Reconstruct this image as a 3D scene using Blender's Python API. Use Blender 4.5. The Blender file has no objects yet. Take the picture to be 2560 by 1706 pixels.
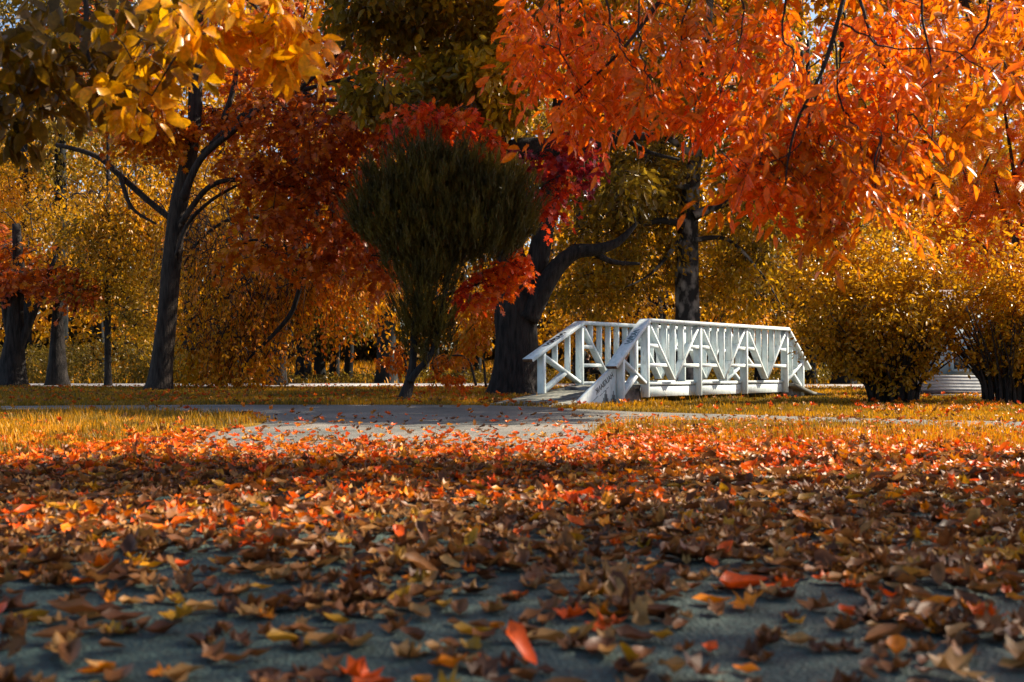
import bpy, math, random
import numpy as np
from mathutils import Vector, Matrix

rng = np.random.default_rng(11)
random.seed(5)
SC = bpy.context.scene
COL = SC.collection
F, CAMZ, HOR = 2600.0, 0.55, 924.0      # focal length and horizon in photograph pixels, camera height in metres
SUN_AZ, SUN_EL = math.atan2(0.40, 0.917), math.radians(40)
SUN = np.array([math.cos(SUN_AZ) * math.cos(SUN_EL), math.sin(SUN_AZ) * math.cos(SUN_EL), math.sin(SUN_EL)])
KX, KY = SUN[0] / SUN[2], SUN[1] / SUN[2]

def W(px, py, d):
    return np.array([(px - 1280) * d / F, d, CAMZ + (HOR - py) * d / F])

def G(px, py):
    d = CAMZ * F / (py - HOR)
    return ((px - 1280) * d / F, d)

# ------------------------------------------------------------------ object helpers
def tag(o, label=None, cat=None, group=None, kind=None):
    if label: o['label'] = label
    if cat: o['category'] = cat
    if group: o['group'] = group
    if kind: o['kind'] = kind
    return o

def thing(name, label, cat, loc, rotz=0.0, group=None):
    o = bpy.data.objects.new(name, None)
    COL.objects.link(o)
    o.location = loc
    o.rotation_euler = (0, 0, rotz)
    o.empty_display_size = 0.2
    return tag(o, label, cat, group)

class Bulk:
    def __init__(s):
        s.V, s.L, s.C, s.T, s.n = [], [], [], [], 0
    def add(s, V, loops, counts, tint=None):
        V = np.asarray(V, float).reshape(-1, 3)
        s.V.append(V)
        s.L.append(np.asarray(loops, np.int64) + s.n)
        s.C.append(np.asarray(counts, np.int64))
        t = np.zeros(len(V)) if tint is None else np.broadcast_to(np.asarray(tint, float), (len(V),))
        s.T.append(t)
        s.n += len(V)
    def faces(s, V, fs, tint=None):
        s.add(V, [i for f in fs for i in f], [len(f) for f in fs], tint)
    def mesh(s, name, mat, off=(0, 0, 0), smooth=False):
        V = np.concatenate(s.V) - np.asarray(off, float)
        L = np.concatenate(s.L); C = np.concatenate(s.C); T = np.concatenate(s.T)
        me = bpy.data.meshes.new(name)
        me.vertices.add(len(V)); me.vertices.foreach_set('co', V.astype(np.float32).ravel())
        me.loops.add(len(L)); me.loops.foreach_set('vertex_index', L.astype(np.int32))
        me.polygons.add(len(C))
        st = np.concatenate([[0], np.cumsum(C)[:-1]])
        me.polygons.foreach_set('loop_start', st.astype(np.int32))
        me.polygons.foreach_set('loop_total', C.astype(np.int32))
        if smooth: me.polygons.foreach_set('use_smooth', np.ones(len(C), bool))
        a = me.attributes.new('tint', 'FLOAT', 'POINT'); a.data.foreach_set('value', T.astype(np.float32))
        me.update(calc_edges=True)
        me.materials.append(mat)
        return me
    def build(s, name, mat, parent=None, smooth=False, off=None):
        if s.n == 0: return None
        if off is None: off = tuple(parent.location) if parent is not None else (0, 0, 0)
        o = bpy.data.objects.new(name, s.mesh(name, mat, off, smooth))
        COL.objects.link(o)
        if parent is not None: o.parent = parent
        return o

# ------------------------------------------------------------------ node helpers
def newmat(name):
    m = bpy.data.materials.new(name); m.use_nodes = True
    nt = m.node_tree; nt.nodes.clear()
    return m, nt, nt.nodes.new('ShaderNodeOutputMaterial')

def ramp(nt, cols, stops=None, interp='LINEAR'):
    r = nt.nodes.new('ShaderNodeValToRGB'); cr = r.color_ramp; cr.interpolation = interp
    n = len(cols)
    for i, c in enumerate(cols):
        p = stops[i] if stops else i / (n - 1)
        e = cr.elements[i] if i < 2 else cr.elements.new(p)
        e.position = p; e.color = (*c, 1)
    return r

def leafmat(name, cols, transl=0.5, rough=0.34, spec=0.36, obj=True):
    m, nt, out = newmat(name)
    at = nt.nodes.new('ShaderNodeAttribute'); at.attribute_name = 'tint'
    r = ramp(nt, cols); nt.links.new(at.outputs['Fac'], r.inputs[0])
    tc = nt.nodes.new('ShaderNodeTexCoord')
    no = nt.nodes.new('ShaderNodeTexNoise'); no.inputs['Scale'].default_value = 55; no.inputs['Detail'].default_value = 3
    nt.links.new(tc.outputs['Object'], no.inputs['Vector'])
    hs = nt.nodes.new('ShaderNodeHueSaturation')
    mr = nt.nodes.new('ShaderNodeMapRange'); mr.inputs[1].default_value = 0.3; mr.inputs[2].default_value = 0.7
    mr.inputs[3].default_value = 0.65; mr.inputs[4].default_value = 1.15
    nt.links.new(no.outputs[0], mr.inputs[0]); nt.links.new(mr.outputs[0], hs.inputs['Value'])
    nt.links.new(r.outputs[0], hs.inputs['Color'])
    p = nt.nodes.new('ShaderNodeBsdfPrincipled')
    p.inputs['Roughness'].default_value = rough
    p.inputs['Specular IOR Level'].default_value = spec
    nt.links.new(hs.outputs[0], p.inputs['Base Color'])
    t = nt.nodes.new('ShaderNodeBsdfTranslucent'); nt.links.new(hs.outputs[0], t.inputs['Color'])
    mx = nt.nodes.new('ShaderNodeMixShader'); mx.inputs[0].default_value = transl
    nt.links.new(p.outputs[0], mx.inputs[1]); nt.links.new(t.outputs[0], mx.inputs[2])
    nt.links.new(mx.outputs[0], out.inputs['Surface'])
    return m

def solidmat(name, c1, c2, scale=4.0, rough=0.7, bump=0.0, bscale=40.0, stretch=(1, 1, 1), spec=0.4, stops=None, detail=5, bdist=0.02):
    m, nt, out = newmat(name)
    tc = nt.nodes.new('ShaderNodeTexCoord')
    mp = nt.nodes.new('ShaderNodeMapping'); mp.inputs['Scale'].default_value = stretch
    nt.links.new(tc.outputs['Object'], mp.inputs['Vector'])
    no = nt.nodes.new('ShaderNodeTexNoise'); no.inputs['Scale'].default_value = scale; no.inputs['Detail'].default_value = detail
    nt.links.new(mp.outputs[0], no.inputs['Vector'])
    r = ramp(nt, [c1, c2], stops or [0.35, 0.65]); nt.links.new(no.outputs[0], r.inputs[0])
    p = nt.nodes.new('ShaderNodeBsdfPrincipled'); p.inputs['Roughness'].default_value = rough
    p.inputs['Specular IOR Level'].default_value = spec
    nt.links.new(r.outputs[0], p.inputs['Base Color'])
    if bump:
        n2 = nt.nodes.new('ShaderNodeTexNoise'); n2.inputs['Scale'].default_value = bscale; n2.inputs['Detail'].default_value = 6
        nt.links.new(mp.outputs[0], n2.inputs['Vector'])
        b = nt.nodes.new('ShaderNodeBump'); b.inputs['Strength'].default_value = bump; b.inputs['Distance'].default_value = bdist
        nt.links.new(n2.outputs[0], b.inputs['Height']); nt.links.new(b.outputs[0], p.inputs['Normal'])
    nt.links.new(p.outputs[0], out.inputs['Surface'])
    return m

M = {}
M['gold'] = leafmat('gold_leaves', [(.20, .115, .006), (.46, .24, .008), (.72, .35, .006), (.85, .33, .008), (.9, .2, .01)])
M['olive'] = leafmat('olive_leaves', [(.13, .095, .014), (.26, .17, .016), (.42, .25, .012), (.66, .36, .008), (.82, .38, .006)])
M['orange'] = leafmat('orange_leaves', [(.30, .09, .004), (.68, .20, .004), (.93, .22, .004), (.96, .18, .005), (.90, .12, .006)], transl=.52, rough=.33)
M['sumac'] = leafmat('sumac_leaves', [(.62, .30, .006), (.88, .36, .005), (.95, .30, .005), (.95, .2, .006), (.85, .12, .01)], transl=.5)
M['yellow'] = leafmat('yellow_leaves', [(.09, .05, .006), (.24, .12, .004), (.78, .38, .003), (.95, .45, .003), (.9, .30, .004)], transl=.52, rough=.33)
M['maroon'] = leafmat('red_maple_leaves', [(.13, .022, .02), (.34, .05, .013), (.58, .11, .008), (.72, .17, .006), (.75, .30, .006)], transl=.45, rough=.32)
M['crimson'] = leafmat('crimson_leaves', [(.2, .02, .055), (.42, .028, .035), (.74, .05, .014), (.9, .10, .008), (.9, .2, .006)], transl=.45, rough=.3)
M['conifer'] = leafmat('conifer_sprays', [(.036, .028, .006), (.10, .070, .008), (.21, .135, .007), (.75, .42, .006)], transl=.25, rough=.55, spec=.3)
M['litter'] = leafmat('fallen_leaf', [(.07, .026, .012), (.19, .065, .020), (.34, .14, .036), (.46, .24, .07), (.52, .25, .01), (.78, .24, .005), (.88, .15, .006), (.78, .075, .008)], transl=.22, rough=.45, spec=.25)
M['grass'] = leafmat('grass_blade', [(.07, .055, .008), (.24, .15, .010), (.60, .28, .005), (.92, .38, .004)], transl=.4, rough=.5, spec=.35)
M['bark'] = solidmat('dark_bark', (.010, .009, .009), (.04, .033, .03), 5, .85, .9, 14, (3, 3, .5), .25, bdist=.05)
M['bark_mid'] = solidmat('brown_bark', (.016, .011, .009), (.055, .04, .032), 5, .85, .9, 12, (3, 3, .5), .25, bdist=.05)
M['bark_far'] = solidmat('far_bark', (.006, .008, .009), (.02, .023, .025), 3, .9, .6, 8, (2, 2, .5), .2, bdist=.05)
M['bark_plane'] = solidmat('mottled_bark', (.02, .02, .02), (.24, .23, .21), 3.2, .8, .6, 10, (1.3, 1.3, .8), .3, [.47, .62], 3, bdist=.03)
M['twig'] = solidmat('twig_bark', (.012, .009, .008), (.05, .035, .028), 12, .75, 0, spec=.3)

# ------------------------------------------------------------------ noise
def vnoise(x, y, sc=1.0, seed=0):
    x = np.asarray(x) * sc + 1000; y = np.asarray(y) * sc + 1000
    xi = np.floor(x).astype(int); yi = np.floor(y).astype(int); fx = x - xi; fy = y - yi
    fx = fx * fx * (3 - 2 * fx); fy = fy * fy * (3 - 2 * fy)
    def h(a, b):
        v = np.sin(a * 127.1 + b * 311.7 + seed * 74.7) * 43758.5453
        return v - np.floor(v)
    return (h(xi, yi) * (1 - fx) + h(xi + 1, yi) * fx) * (1 - fy) + (h(xi, yi + 1) * (1 - fx) + h(xi + 1, yi + 1) * fx) * fy

# ------------------------------------------------------------------ leaf templates: (verts, faces), base at origin, along +Y, length 1
def t_diamond(w=.5, c=.12):
    return np.array([[0, 0, 0], [w / 2, .45, c], [0, 1, -.08], [-w / 2, .45, c]]), [(0, 1, 2), (0, 2, 3)]
def t_ovate(w=.5, fold=.12, droop=.1):
    V = [[0, 0, 0]]
    for y, k in ((.22, .8), (.5, 1.0), (.78, .62)):
        z = -droop * y * y
        V += [[-w / 2 * k, y, z + fold * k], [0, y, z], [w / 2 * k, y, z + fold * k]]
    V.append([0, 1, -droop])
    f = [(0, 2, 1), (0, 3, 2), (1, 2, 5, 4), (2, 3, 6, 5), (4, 5, 8, 7), (5, 6, 9, 8), (7, 8, 10), (8, 9, 10)]
    return np.array(V), f
def t_maple(fold=.08, curl=.12, w=1.0, jit=0.0):
    half = [(.07, .06), (.34, .0), (.27, .2), (.56, .42), (.3, .42), (.26, .52), (.32, .8), (.12, .7)]
    pts = [(0, 0)] + half + [(0, 1.0)] + [(-a, b) for a, b in half[::-1]]
    V = [[0, .38, 0]]
    r = np.random.default_rng(int(jit * 100) + 3)
    for a, b in pts:
        rr = math.hypot(a, b - .38)
        V.append([a * w, b, fold * abs(a) * 2 - curl * rr * rr * 2 + (r.random() - .5) * jit])
    n = len(pts)
    return np.array(V), [(0, 1 + i, 1 + (i + 1) % n) for i in range(n)]
def t_curled(kind, k):
    r = np.random.default_rng(k + 20)
    V, f = (t_ovate(.42 + .2 * r.random(), .1, 0) if kind == 'o' else t_maple(.05, .05, .8 + .3 * r.random(), .2))
    V = V.copy()
    a = .6 + 1.5 * r.random()            # roll across, and arch along the leaf
    ca = .8 + 1.5 * r.random()
    ang = V[:, 0] * a * 3
    x = np.sin(ang) / (a * 3); z = (1 - np.cos(ang)) / (a * 3) * r.choice([1, 1, -1])
    ph = (V[:, 1] - .5) * ca
    y = np.sin(ph) / ca + .5; z = z + (1 - np.cos(ph)) / ca * r.choice([1, 1, -1]) + V[:, 2] * .8
    z = z + .07 * np.sin(V[:, 0] * 9 + r.random() * 6) * np.sin(V[:, 1] * 8)
    out = np.stack([x, y - .5, z], 1)
    out[:, 2] -= out[:, 2].min()
    return out, f
def t_sumac(n=8):
    V, f = [], []
    for i in range(n):
        y = .12 + .85 * i / n
        sag = -.18 * y * y
        for s in (-1, 1):
            b = len(V); L = .30 * (1 - .45 * abs(y - .45)); 
            V += [[0, y, sag], [s * L * .45, y - .035, sag - .12], [s * L * .8, y + .05, sag - .3], [s * L * .45, y + .045, sag - .10]]
            f.append((b, b + 1, b + 2, b + 3))
    b = len(V); V += [[-.006, 0, 0], [.006, 0, 0], [.004, 1, -.18], [-.004, 1, -.18]]; f.append((b, b + 1, b + 2, b + 3))
    return np.array(V), f
def t_spray(k=0):
    V, f = [], []; r = np.random.default_rng(k)
    for i in range(11):
        y = i / 11; a = (r.random() - .5) * 2.0; ph = r.random() * 6.28
        L = .34 * (1 - .4 * y); dx, dz = math.sin(a) * math.cos(ph) * L, math.sin(a) * math.sin(ph) * L
        b = len(V); w = .035
        V += [[-w, y * .8, 0], [w, y * .8, 0], [dx, y * .8 + L * math.cos(a), dz]]; f.append((b, b + 1, b + 2))
    return np.array(V), f

DIAM = t_diamond(); OV = t_ovate(); OVW = t_ovate(.56, .1, .16); MAP = t_maple(); SUM = t_sumac(); SPR = [t_spray(1), t_spray(2), t_spray(3)]

def norm(a):
    return a / np.maximum(np.linalg.norm(a, axis=-1, keepdims=True), 1e-9)

def put(B, T, pos, dirs, nrm, size, tint):
    """copies of a leaf template T into the Bulk B: leaf axis dirs, rough normal nrm"""
    V, fs = T; N = len(pos)
    if N == 0: return
    d = norm(dirs); x = norm(np.cross(d, nrm)); z = np.cross(x, d)
    R = np.stack([x, d, z], 1)           # rows
    P = np.einsum('kj,njc->nkc', V, R) * np.asarray(size).reshape(-1, 1, 1) + pos[:, None, :]
    L = np.array([i for f in fs for i in f]); C = np.array([len(f) for f in fs]); k = len(V)
    B.add(P.reshape(-1, 3), (L[None, :] + (np.arange(N) * k)[:, None]).ravel(), np.tile(C, N), np.repeat(np.clip(tint, 0, 1), k))

# ------------------------------------------------------------------ tubes
def smoothpath(pts, rad, sub=4):
    P = np.array(pts, float); R = np.array(rad, float); n = len(P)
    if n < 3 or sub < 2: return P, R
    out, ro = [], []
    for i in range(n - 1):
        p0 = P[max(i - 1, 0)]; p1 = P[i]; p2 = P[i + 1]; p3 = P[min(i + 2, n - 1)]
        for s in range(sub):
            t = s / sub
            out.append(.5 * ((2 * p1) + (p2 - p0) * t + (2 * p0 - 5 * p1 + 4 * p2 - p3) * t * t + (3 * p1 - p0 - 3 * p2 + p3) * t ** 3))
            ro.append(R[i] * (1 - t) + R[i + 1] * t)
    out.append(P[-1]); ro.append(R[-1])
    return np.array(out), np.array(ro)

def tube(B, pts, rad, sides=8, sub=4, rough=0.0, flare=False, tint=.5):
    P, R = smoothpath(pts, rad, sub); n = len(P)
    T = norm(np.gradient(P, axis=0))
    up = np.array([.13, .97, .2]) if abs(T[0][2]) > .7 else np.array([0, .1, 1.])
    V = np.zeros((n, sides, 3)); a = np.arange(sides) / sides * 2 * math.pi
    ph = rng.random(8) * 6.28
    for i in range(n):
        x = np.cross(T[i], up); x /= max(np.linalg.norm(x), 1e-6); y = np.cross(T[i], x)
        r = R[i] * (1 + rough * (.5 * np.sin(3 * a + ph[0] + i * .3) + .3 * np.sin(5 * a + ph[1] - i * .4) + .25 * np.sin(7 * a + ph[2] + i * .2)))
        if flare:
            z = P[i][2] - P[0][2]; f = math.exp(-z / (R[0] * 1.1))
            r = r * (1 + f * (.30 + .22 * np.sin(4 * a + ph[3]) + .12 * np.sin(7 * a + ph[4])))
        V[i] = P[i] + np.outer(np.cos(a) * r, x) + np.outer(np.sin(a) * r, y)
    fs = []
    i0 = np.arange(n - 1)[:, None] * sides; j = np.arange(sides)[None, :]; j2 = (j + 1) % sides
    L = np.stack([i0 + j, i0 + j2, i0 + sides + j2, i0 + sides + j], -1).reshape(-1)
    cnt = np.full((n - 1) * sides, 4)
    L = np.concatenate([L, (n - 1) * sides + np.arange(sides), np.arange(sides)[::-1]]); cnt = np.concatenate([cnt, [sides, sides]])
    B.add(V.reshape(-1, 3), L, cnt, tint)
    return P

# ------------------------------------------------------------------ crowns
def scatter(clumps, per=16, spread=.5):
    """sub-cluster centres and the leaves round them; clump = (px, py, rx, ry, depth, rdepth_m, n, tlo, thi)"""
    cen, pos, tt, cc = [], [], [], []
    for (px, py, rx, ry, d, rd, n, tlo, thi) in clumps:
        m = max(1, int(n / per))
        c = W(px, py, d); R = np.array([rx * d / F, rd, ry * d / F])
        q = rng.normal(size=(m, 3)); q = norm(q) * rng.random((m, 1)) ** .42
        S = c + q * R
        base = tlo + (thi - tlo) * (.55 * rng.random(m) + .45 * vnoise(S[:, 0], S[:, 2] * 1.3, 1.3, 3))
        sig = spread * (R.prod() / m) ** (1 / 3)
        k = rng.integers(0, m, n)
        L = S[k] + rng.normal(size=(n, 3)) * sig
        cen.append(S); pos.append(L); tt.append(base[k] + (rng.random(n) - .5) * .35 * (thi - tlo + .3)); cc.append(norm(L - c + 1e-6))
    return np.concatenate(cen), np.concatenate(pos), np.concatenate(tt), np.concatenate(cc)

def leaves(B, T, pos, out, tint, size, droop=.9, var=.3):
    n = len(pos)
    d = rng.normal(size=(n, 3)) * .75 + out * .5; d[:, 2] -= droop
    nr = rng.normal(size=(n, 3)); nr[:, 2] += .35; nr[:, 1] -= .25
    Ts = T if isinstance(T, list) else [T]
    k = rng.integers(0, len(Ts), n); s = size * (1 - var / 2 + var * rng.random(n) + var * .3 * rng.normal(size=n))
    for i, t in enumerate(Ts):
        w = k == i
        put(B, t, pos[w], d[w], nr[w], np.maximum(s[w], size * .35), tint[w])

def sprays(B, TB, T, clumps, L, nl, size, droop=.35, twr=.003, w=None, extra=None):
    """foliage in sprays: short drooping twigs that carry their leaves in alternating pairs"""
    S, Dv, tb = [], [], []
    for (px, py, rx, ry, d, rd, n, tlo, thi) in clumps:
        m = max(1, int(n / nl)); c = W(px, py, d); R = np.array([rx * d / F, rd, ry * d / F])
        q = norm(rng.normal(size=(m, 3))) * rng.random((m, 1)) ** .45
        p = c + q * R
        v = q * np.array([1, 1, .3]) * .8 + rng.normal(size=(m, 3)) * np.array([.7, .7, .3]); v = norm(v); v[:, 2] -= droop
        S.append(p - norm(v) * L * .5); Dv.append(norm(v))
        tb.append(tlo + (thi - tlo) * (.5 * rng.random(m) + .5 * vnoise(p[:, 0], p[:, 2] * 1.3, 1.6 / max(L, .3), 3)))
    if extra is not None: S.append(extra[0]); Dv.append(norm(extra[1])); tb.append(extra[2])
    S = np.concatenate(S); Dv = np.concatenate(Dv); tb = np.concatenate(tb); m = len(S)
    Ls = L * (.6 + .7 * rng.random(m))
    side = norm(np.cross(Dv, np.array([0, 0, 1.]) + rng.normal(size=(m, 3)) * .45)); up = np.cross(side, Dv)
    pos, dr, nr, tt = [], [], [], []
    sagv = np.array([0, 0, -1.])
    for k in range(nl):
        t = (.12 + .88 * (k + .5) / nl) + rng.normal(size=m) * .03; sg = 1 if k % 2 else -1
        if k == nl - 1: sg = 0
        p = S + Dv * (Ls * t)[:, None] + sagv * (droop * .5 * Ls * t * t)[:, None] + rng.normal(size=(m, 3)) * size * .12
        d = Dv * (.55 + .2 * rng.random((m, 1))) + side * sg * (.8 + .3 * rng.random((m, 1))) + sagv * (.15 + .75 * rng.random((m, 1))) + rng.normal(size=(m, 3)) * .22
        keep = rng.random(m) > .1
        pos.append(p[keep]); dr.append(d[keep]); nr.append((up + rng.normal(size=(m, 3)) * .5)[keep]); tt.append((tb + rng.normal(size=m) * .09)[keep])
    pos = np.concatenate(pos); dr = np.concatenate(dr); nr = np.concatenate(nr); tt = np.concatenate(tt)
    ok = pos[:, 2] > .1; pos, dr, nr, tt = pos[ok], dr[ok], nr[ok], tt[ok]
    Ts = T if isinstance(T, list) else [T]; kk = rng.integers(0, len(Ts), len(pos))
    for i, t_ in enumerate(Ts):
        q = kk == i; put(B, t_, pos[q], dr[q], nr[q], size * (.62 + .6 * rng.random(q.sum())), tt[q])
    if TB is not None:
        for i in range(min(m, 700)):
            e = S[i] + Dv[i] * Ls[i] + sagv * droop * .5 * Ls[i]; mid = S[i] + Dv[i] * Ls[i] * .5 + sagv * droop * .125 * Ls[i]
            tube(TB, [S[i], mid, e], [twr, twr * .8, twr * .4], 3, 1)
    return S

def twigs(B, nodes, S, r=.01, cap=420, sag=.12, maxd=99):
    if len(S) > cap: S = S[rng.choice(len(S), cap, replace=False)]
    N = np.array(nodes)
    d0 = np.min(np.linalg.norm(S[:, None] - N[None], axis=2), axis=1)
    for i in np.argsort(d0):
        s = S[i]; dd = np.linalg.norm(N - s, axis=1); j = int(np.argmin(dd)); L = dd[j]
        if L < maxd:
            a = N[j]; mid = (a + s) / 2 + rng.normal(size=3) * L * .12; mid[2] += sag * L
            P, R = smoothpath([a, mid, s], [r * (1 + .5 * L), r, r * .5], 3)
            tube(B, P, R, 4, 1)
            N = np.vstack([N, s, mid])

def tree(name, label, cat, base, limbs, clumps, mat, T, size, bark, group=None, droop=.9, twr=.012, cap=380, per=16,
         spread=.5, flare=True, extra=None, sides=14, maxd=99, sag=.12, trunkname='trunk', spray=None):
    """limbs: list of (points, radii); the first is the trunk, the others are branches"""
    root = thing(name, label, cat, tuple(base), group=group)
    nodes = []
    for i, (pts, rad) in enumerate(limbs):
        B = Bulk()
        P = tube(B, pts, rad, sides if i == 0 else 8, 5, .10 if i == 0 else .06, flare and i == 0)
        B.build(trunkname if i == 0 else 'branch', bark, root, True)
        nodes += list(P[len(P) // 3:] if i == 0 else P)
    if clumps and spray:
        L, nl, dp = spray[:3]; B, TB = Bulk(), Bulk()
        S = sprays(B, TB, T, clumps, L, nl, size, dp, twr * .6, extra=(spray[3] if len(spray) > 3 else None))
        if extra is not None:
            leaves(B, T, extra[1], extra[3], extra[2], size, droop); S = np.concatenate([S, extra[0]])
        B.build('crown', mat, root)
        twigs(TB, nodes, S, twr, cap, sag, maxd)
        tag(TB.build('twigs', M['twig'], root), kind='stuff')
    elif clumps:
        S, pos, tt, out = scatter(clumps, per, spread)
        if extra is not None:
            S = np.concatenate([S, extra[0]]); pos = np.concatenate([pos, extra[1]]); tt = np.concatenate([tt, extra[2]]); out = np.concatenate([out, extra[3]])
        ok = pos[:, 2] > .08
        B = Bulk(); leaves(B, T, pos[ok], out[ok], tt[ok], size, droop)
        B.build('crown', mat, root)
        if cap:
            B = Bulk(); twigs(B, nodes, S, twr, cap, sag, maxd); tag(B.build('twigs', M['twig'], root), kind='stuff')
    return root

def lifted(polys, holes, n, h0, h1, per=14, tint=(.1, .9), sig=.22):
    """crown leaves of a tall tree placed to block the sun over ground chosen to be shaded"""
    S, got = [], 0
    m = n // per
    xs = [p[0] for q in polys for p in q]; ys = [p[1] for q in polys for p in q]
    x = rng.uniform(min(xs), max(xs), m * 8); y = rng.uniform(min(ys), max(ys), m * 8)
    k = np.zeros(len(x), bool)
    for q in polys: k |= inpoly(x, y, q)
    for q in holes: k &= ~inpoly(x, y, q)
    x, y = x[k][:m], y[k][:m]; m = len(x)
    h = rng.uniform(h0, h1, m)
    S = np.stack([x + KX * h, y + KY * h, h], 1)
    kk = rng.integers(0, m, n); pos = S[kk] + rng.normal(size=(n, 3)) * np.array([sig, sig, sig * .6])
    tt = tint[0] + (tint[1] - tint[0]) * rng.random(n)
    return S, pos, tt, norm(rng.normal(size=(n, 3)))

def wl(pts, d):
    """pixel polyline at depth d (or per-point depth as third item)"""
    return [W(p[0], p[1], p[2] if len(p) > 2 else d) for p in pts]

# ================================================================== GROUND
def zt(x, y):
    y = np.asarray(y, float)
    s = lambda a, b: np.clip((y - a) / (b - a), 0, 1) ** 2 * (3 - 2 * np.clip((y - a) / (b - a), 0, 1))
    return -.75 * s(41, 52) + 1.75 * s(74, 92) + 3.0 * s(100, 190)

def ground():
    xs = np.concatenate([np.linspace(-400, -60, 12), np.linspace(-50, 50, 41), np.linspace(60, 400, 12)])
    ys = np.concatenate([np.linspace(-60, 40, 21), np.linspace(42, 120, 40), np.linspace(130, 500, 20)])
    X, Y = np.meshgrid(xs, ys); Z = zt(X, Y)
    V = np.stack([X, Y, Z], -1).reshape(-1, 3); nx = len(xs); ny = len(ys)
    i = (np.arange(ny - 1)[:, None] * nx + np.arange(nx - 1)[None, :])
    L = np.stack([i, i + 1, i + nx + 1, i + nx], -1).reshape(-1)
    B = Bulk(); B.add(V, L, np.full((ny - 1) * (nx - 1), 4))
    tag(B.build('ground', solidmat('lawn_soil', (.035, .020, .006), (.15, .085, .012), 1.4, .95, .8, 30, spec=.1, detail=8), None, True), kind='structure')
ground()

def sheet(name, poly, z, mat, kind='structure', thick=0.0):
    B = Bulk(); n = len(poly)
    V = [(x, y, z) for x, y in poly]
    fs = [tuple(range(n))]
    if thick:
        V += [(x, y, z - thick) for x, y in poly]
        fs += [(i, i + n, (i + 1) % n + n, (i + 1) % n) for i in range(n)]
    B.faces(V, fs)
    return tag(B.build(name, mat), kind=kind)

def asphalt_mat(name, c1, c2):
    m, nt, out = newmat(name)
    tc = nt.nodes.new('ShaderNodeTexCoord')
    a = nt.nodes.new('ShaderNodeTexNoise'); a.inputs['Scale'].default_value = .8; a.inputs['Detail'].default_value = 7
    b = nt.nodes.new('ShaderNodeTexNoise'); b.inputs['Scale'].default_value = 120; b.inputs['Detail'].default_value = 3
    c = nt.nodes.new('ShaderNodeTexVoronoi'); c.inputs['Scale'].default_value = 90
    for n in (a, b, c): nt.links.new(tc.outputs['Object'], n.inputs['Vector'])
    r1 = ramp(nt, [c1, c2], [.35, .68]); nt.links.new(a.outputs[0], r1.inputs[0])
    r2 = ramp(nt, [(.25, .25, .25), (1.9, 1.9, 1.9)], [.34, .68]); nt.links.new(b.outputs[0], r2.inputs[0])
    mx = nt.nodes.new('ShaderNodeMix'); mx.data_type = 'RGBA'; mx.blend_type = 'MULTIPLY'; mx.inputs[0].default_value = .8
    nt.links.new(r1.outputs[0], mx.inputs[6]); nt.links.new(r2.outputs[0], mx.inputs[7])
    p = nt.nodes.new('ShaderNodeBsdfPrincipled'); p.inputs['Roughness'].default_value = .72
    nt.links.new(mx.outputs[2], p.inputs['Base Color'])
    bp = nt.nodes.new('ShaderNodeBump'); bp.inputs['Strength'].default_value = .8; bp.inputs['Distance'].default_value = .008
    nt.links.new(c.outputs[0], bp.inputs['Height']); nt.links.new(bp.outputs[0], p.inputs['Normal'])
    nt.links.new(p.outputs[0], out.inputs['Surface'])
    return m
M['asphalt'] = asphalt_mat('shaded_asphalt', (.014, .036, .030), (.046, .076, .062))  # foreground shade is put into the colour of this darker copy
M['pale_asphalt'] = asphalt_mat('sunlit_asphalt', (.10, .105, .09), (.21, .19, .16))  # paler copy of the asphalt, sunlight on the path put into its colour
far_edge = [G(-900, 1016), G(0, 1016), G(300, 1014), G(520, 1013), G(800, 1013), G(1080, 1013), G(1200, 1014), G(1330, 1017), G(1450, 1024), G(1600, 1031), G(1850, 1038), G(2200, 1048), G(2560, 1056), G(3600, 1075)]
PATH = [(-14, 5.0)] + [(-14, far_edge[0][1])] + far_edge[1:] + [(14, 5.0)]
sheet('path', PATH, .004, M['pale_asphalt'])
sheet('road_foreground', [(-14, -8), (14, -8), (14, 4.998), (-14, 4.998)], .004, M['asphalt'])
M['lawn'] = solidmat('lawn_turf', (.035, .020, .006), (.17, .10, .012), 3.0, .95, .8, 40, spec=.1, detail=8)
L_ISL = [G(-900, 1165), G(-300, 1155), G(0, 1150), G(230, 1128), G(380, 1103), G(520, 1083), G(640, 1066), G(668, 1056), G(640, 1047), G(560, 1038), G(430, 1030), G(200, 1027), G(-900, 1027)]
R_ISL = [G(1480, 1092), G(1500, 1066), G(1620, 1056), G(1850, 1053), G(2150, 1061), G(2560, 1078), G(3400, 1105), G(3400, 1150), G(2560, 1135), G(1900, 1120), G(1600, 1110)]
sheet('lawn_left', L_ISL, .016, M['lawn'], thick=.02)
sheet('lawn_right', R_ISL, .016, M['lawn'], thick=.02)
M['road'] = solidmat('pale_road', (.30, .30, .31), (.44, .43, .42), 2, .75, .3, 60, spec=.3, bdist=.004)
sheet('road', [(-70, 31.5), (-14, 33.4), (-2, 33.6), (18, 29.5), (60, 24), (60, 31.5), (20, 36), (0, 40.5), (-14, 40.0), (-70, 39)], .008, M['road'])
# raised kerb line of the road
def inpoly(x, y, poly):
    x = np.asarray(x); y = np.asarray(y); c = np.zeros(x.shape, bool); n = len(poly)
    for i in range(n):
        x1, y1 = poly[i]; x2, y2 = poly[(i + 1) % n]
        k = ((y1 > y) != (y2 > y)) & (x < (x2 - x1) * (y - y1) / (y2 - y1 + 1e-12) + x1)
        c ^= k
    return c

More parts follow.
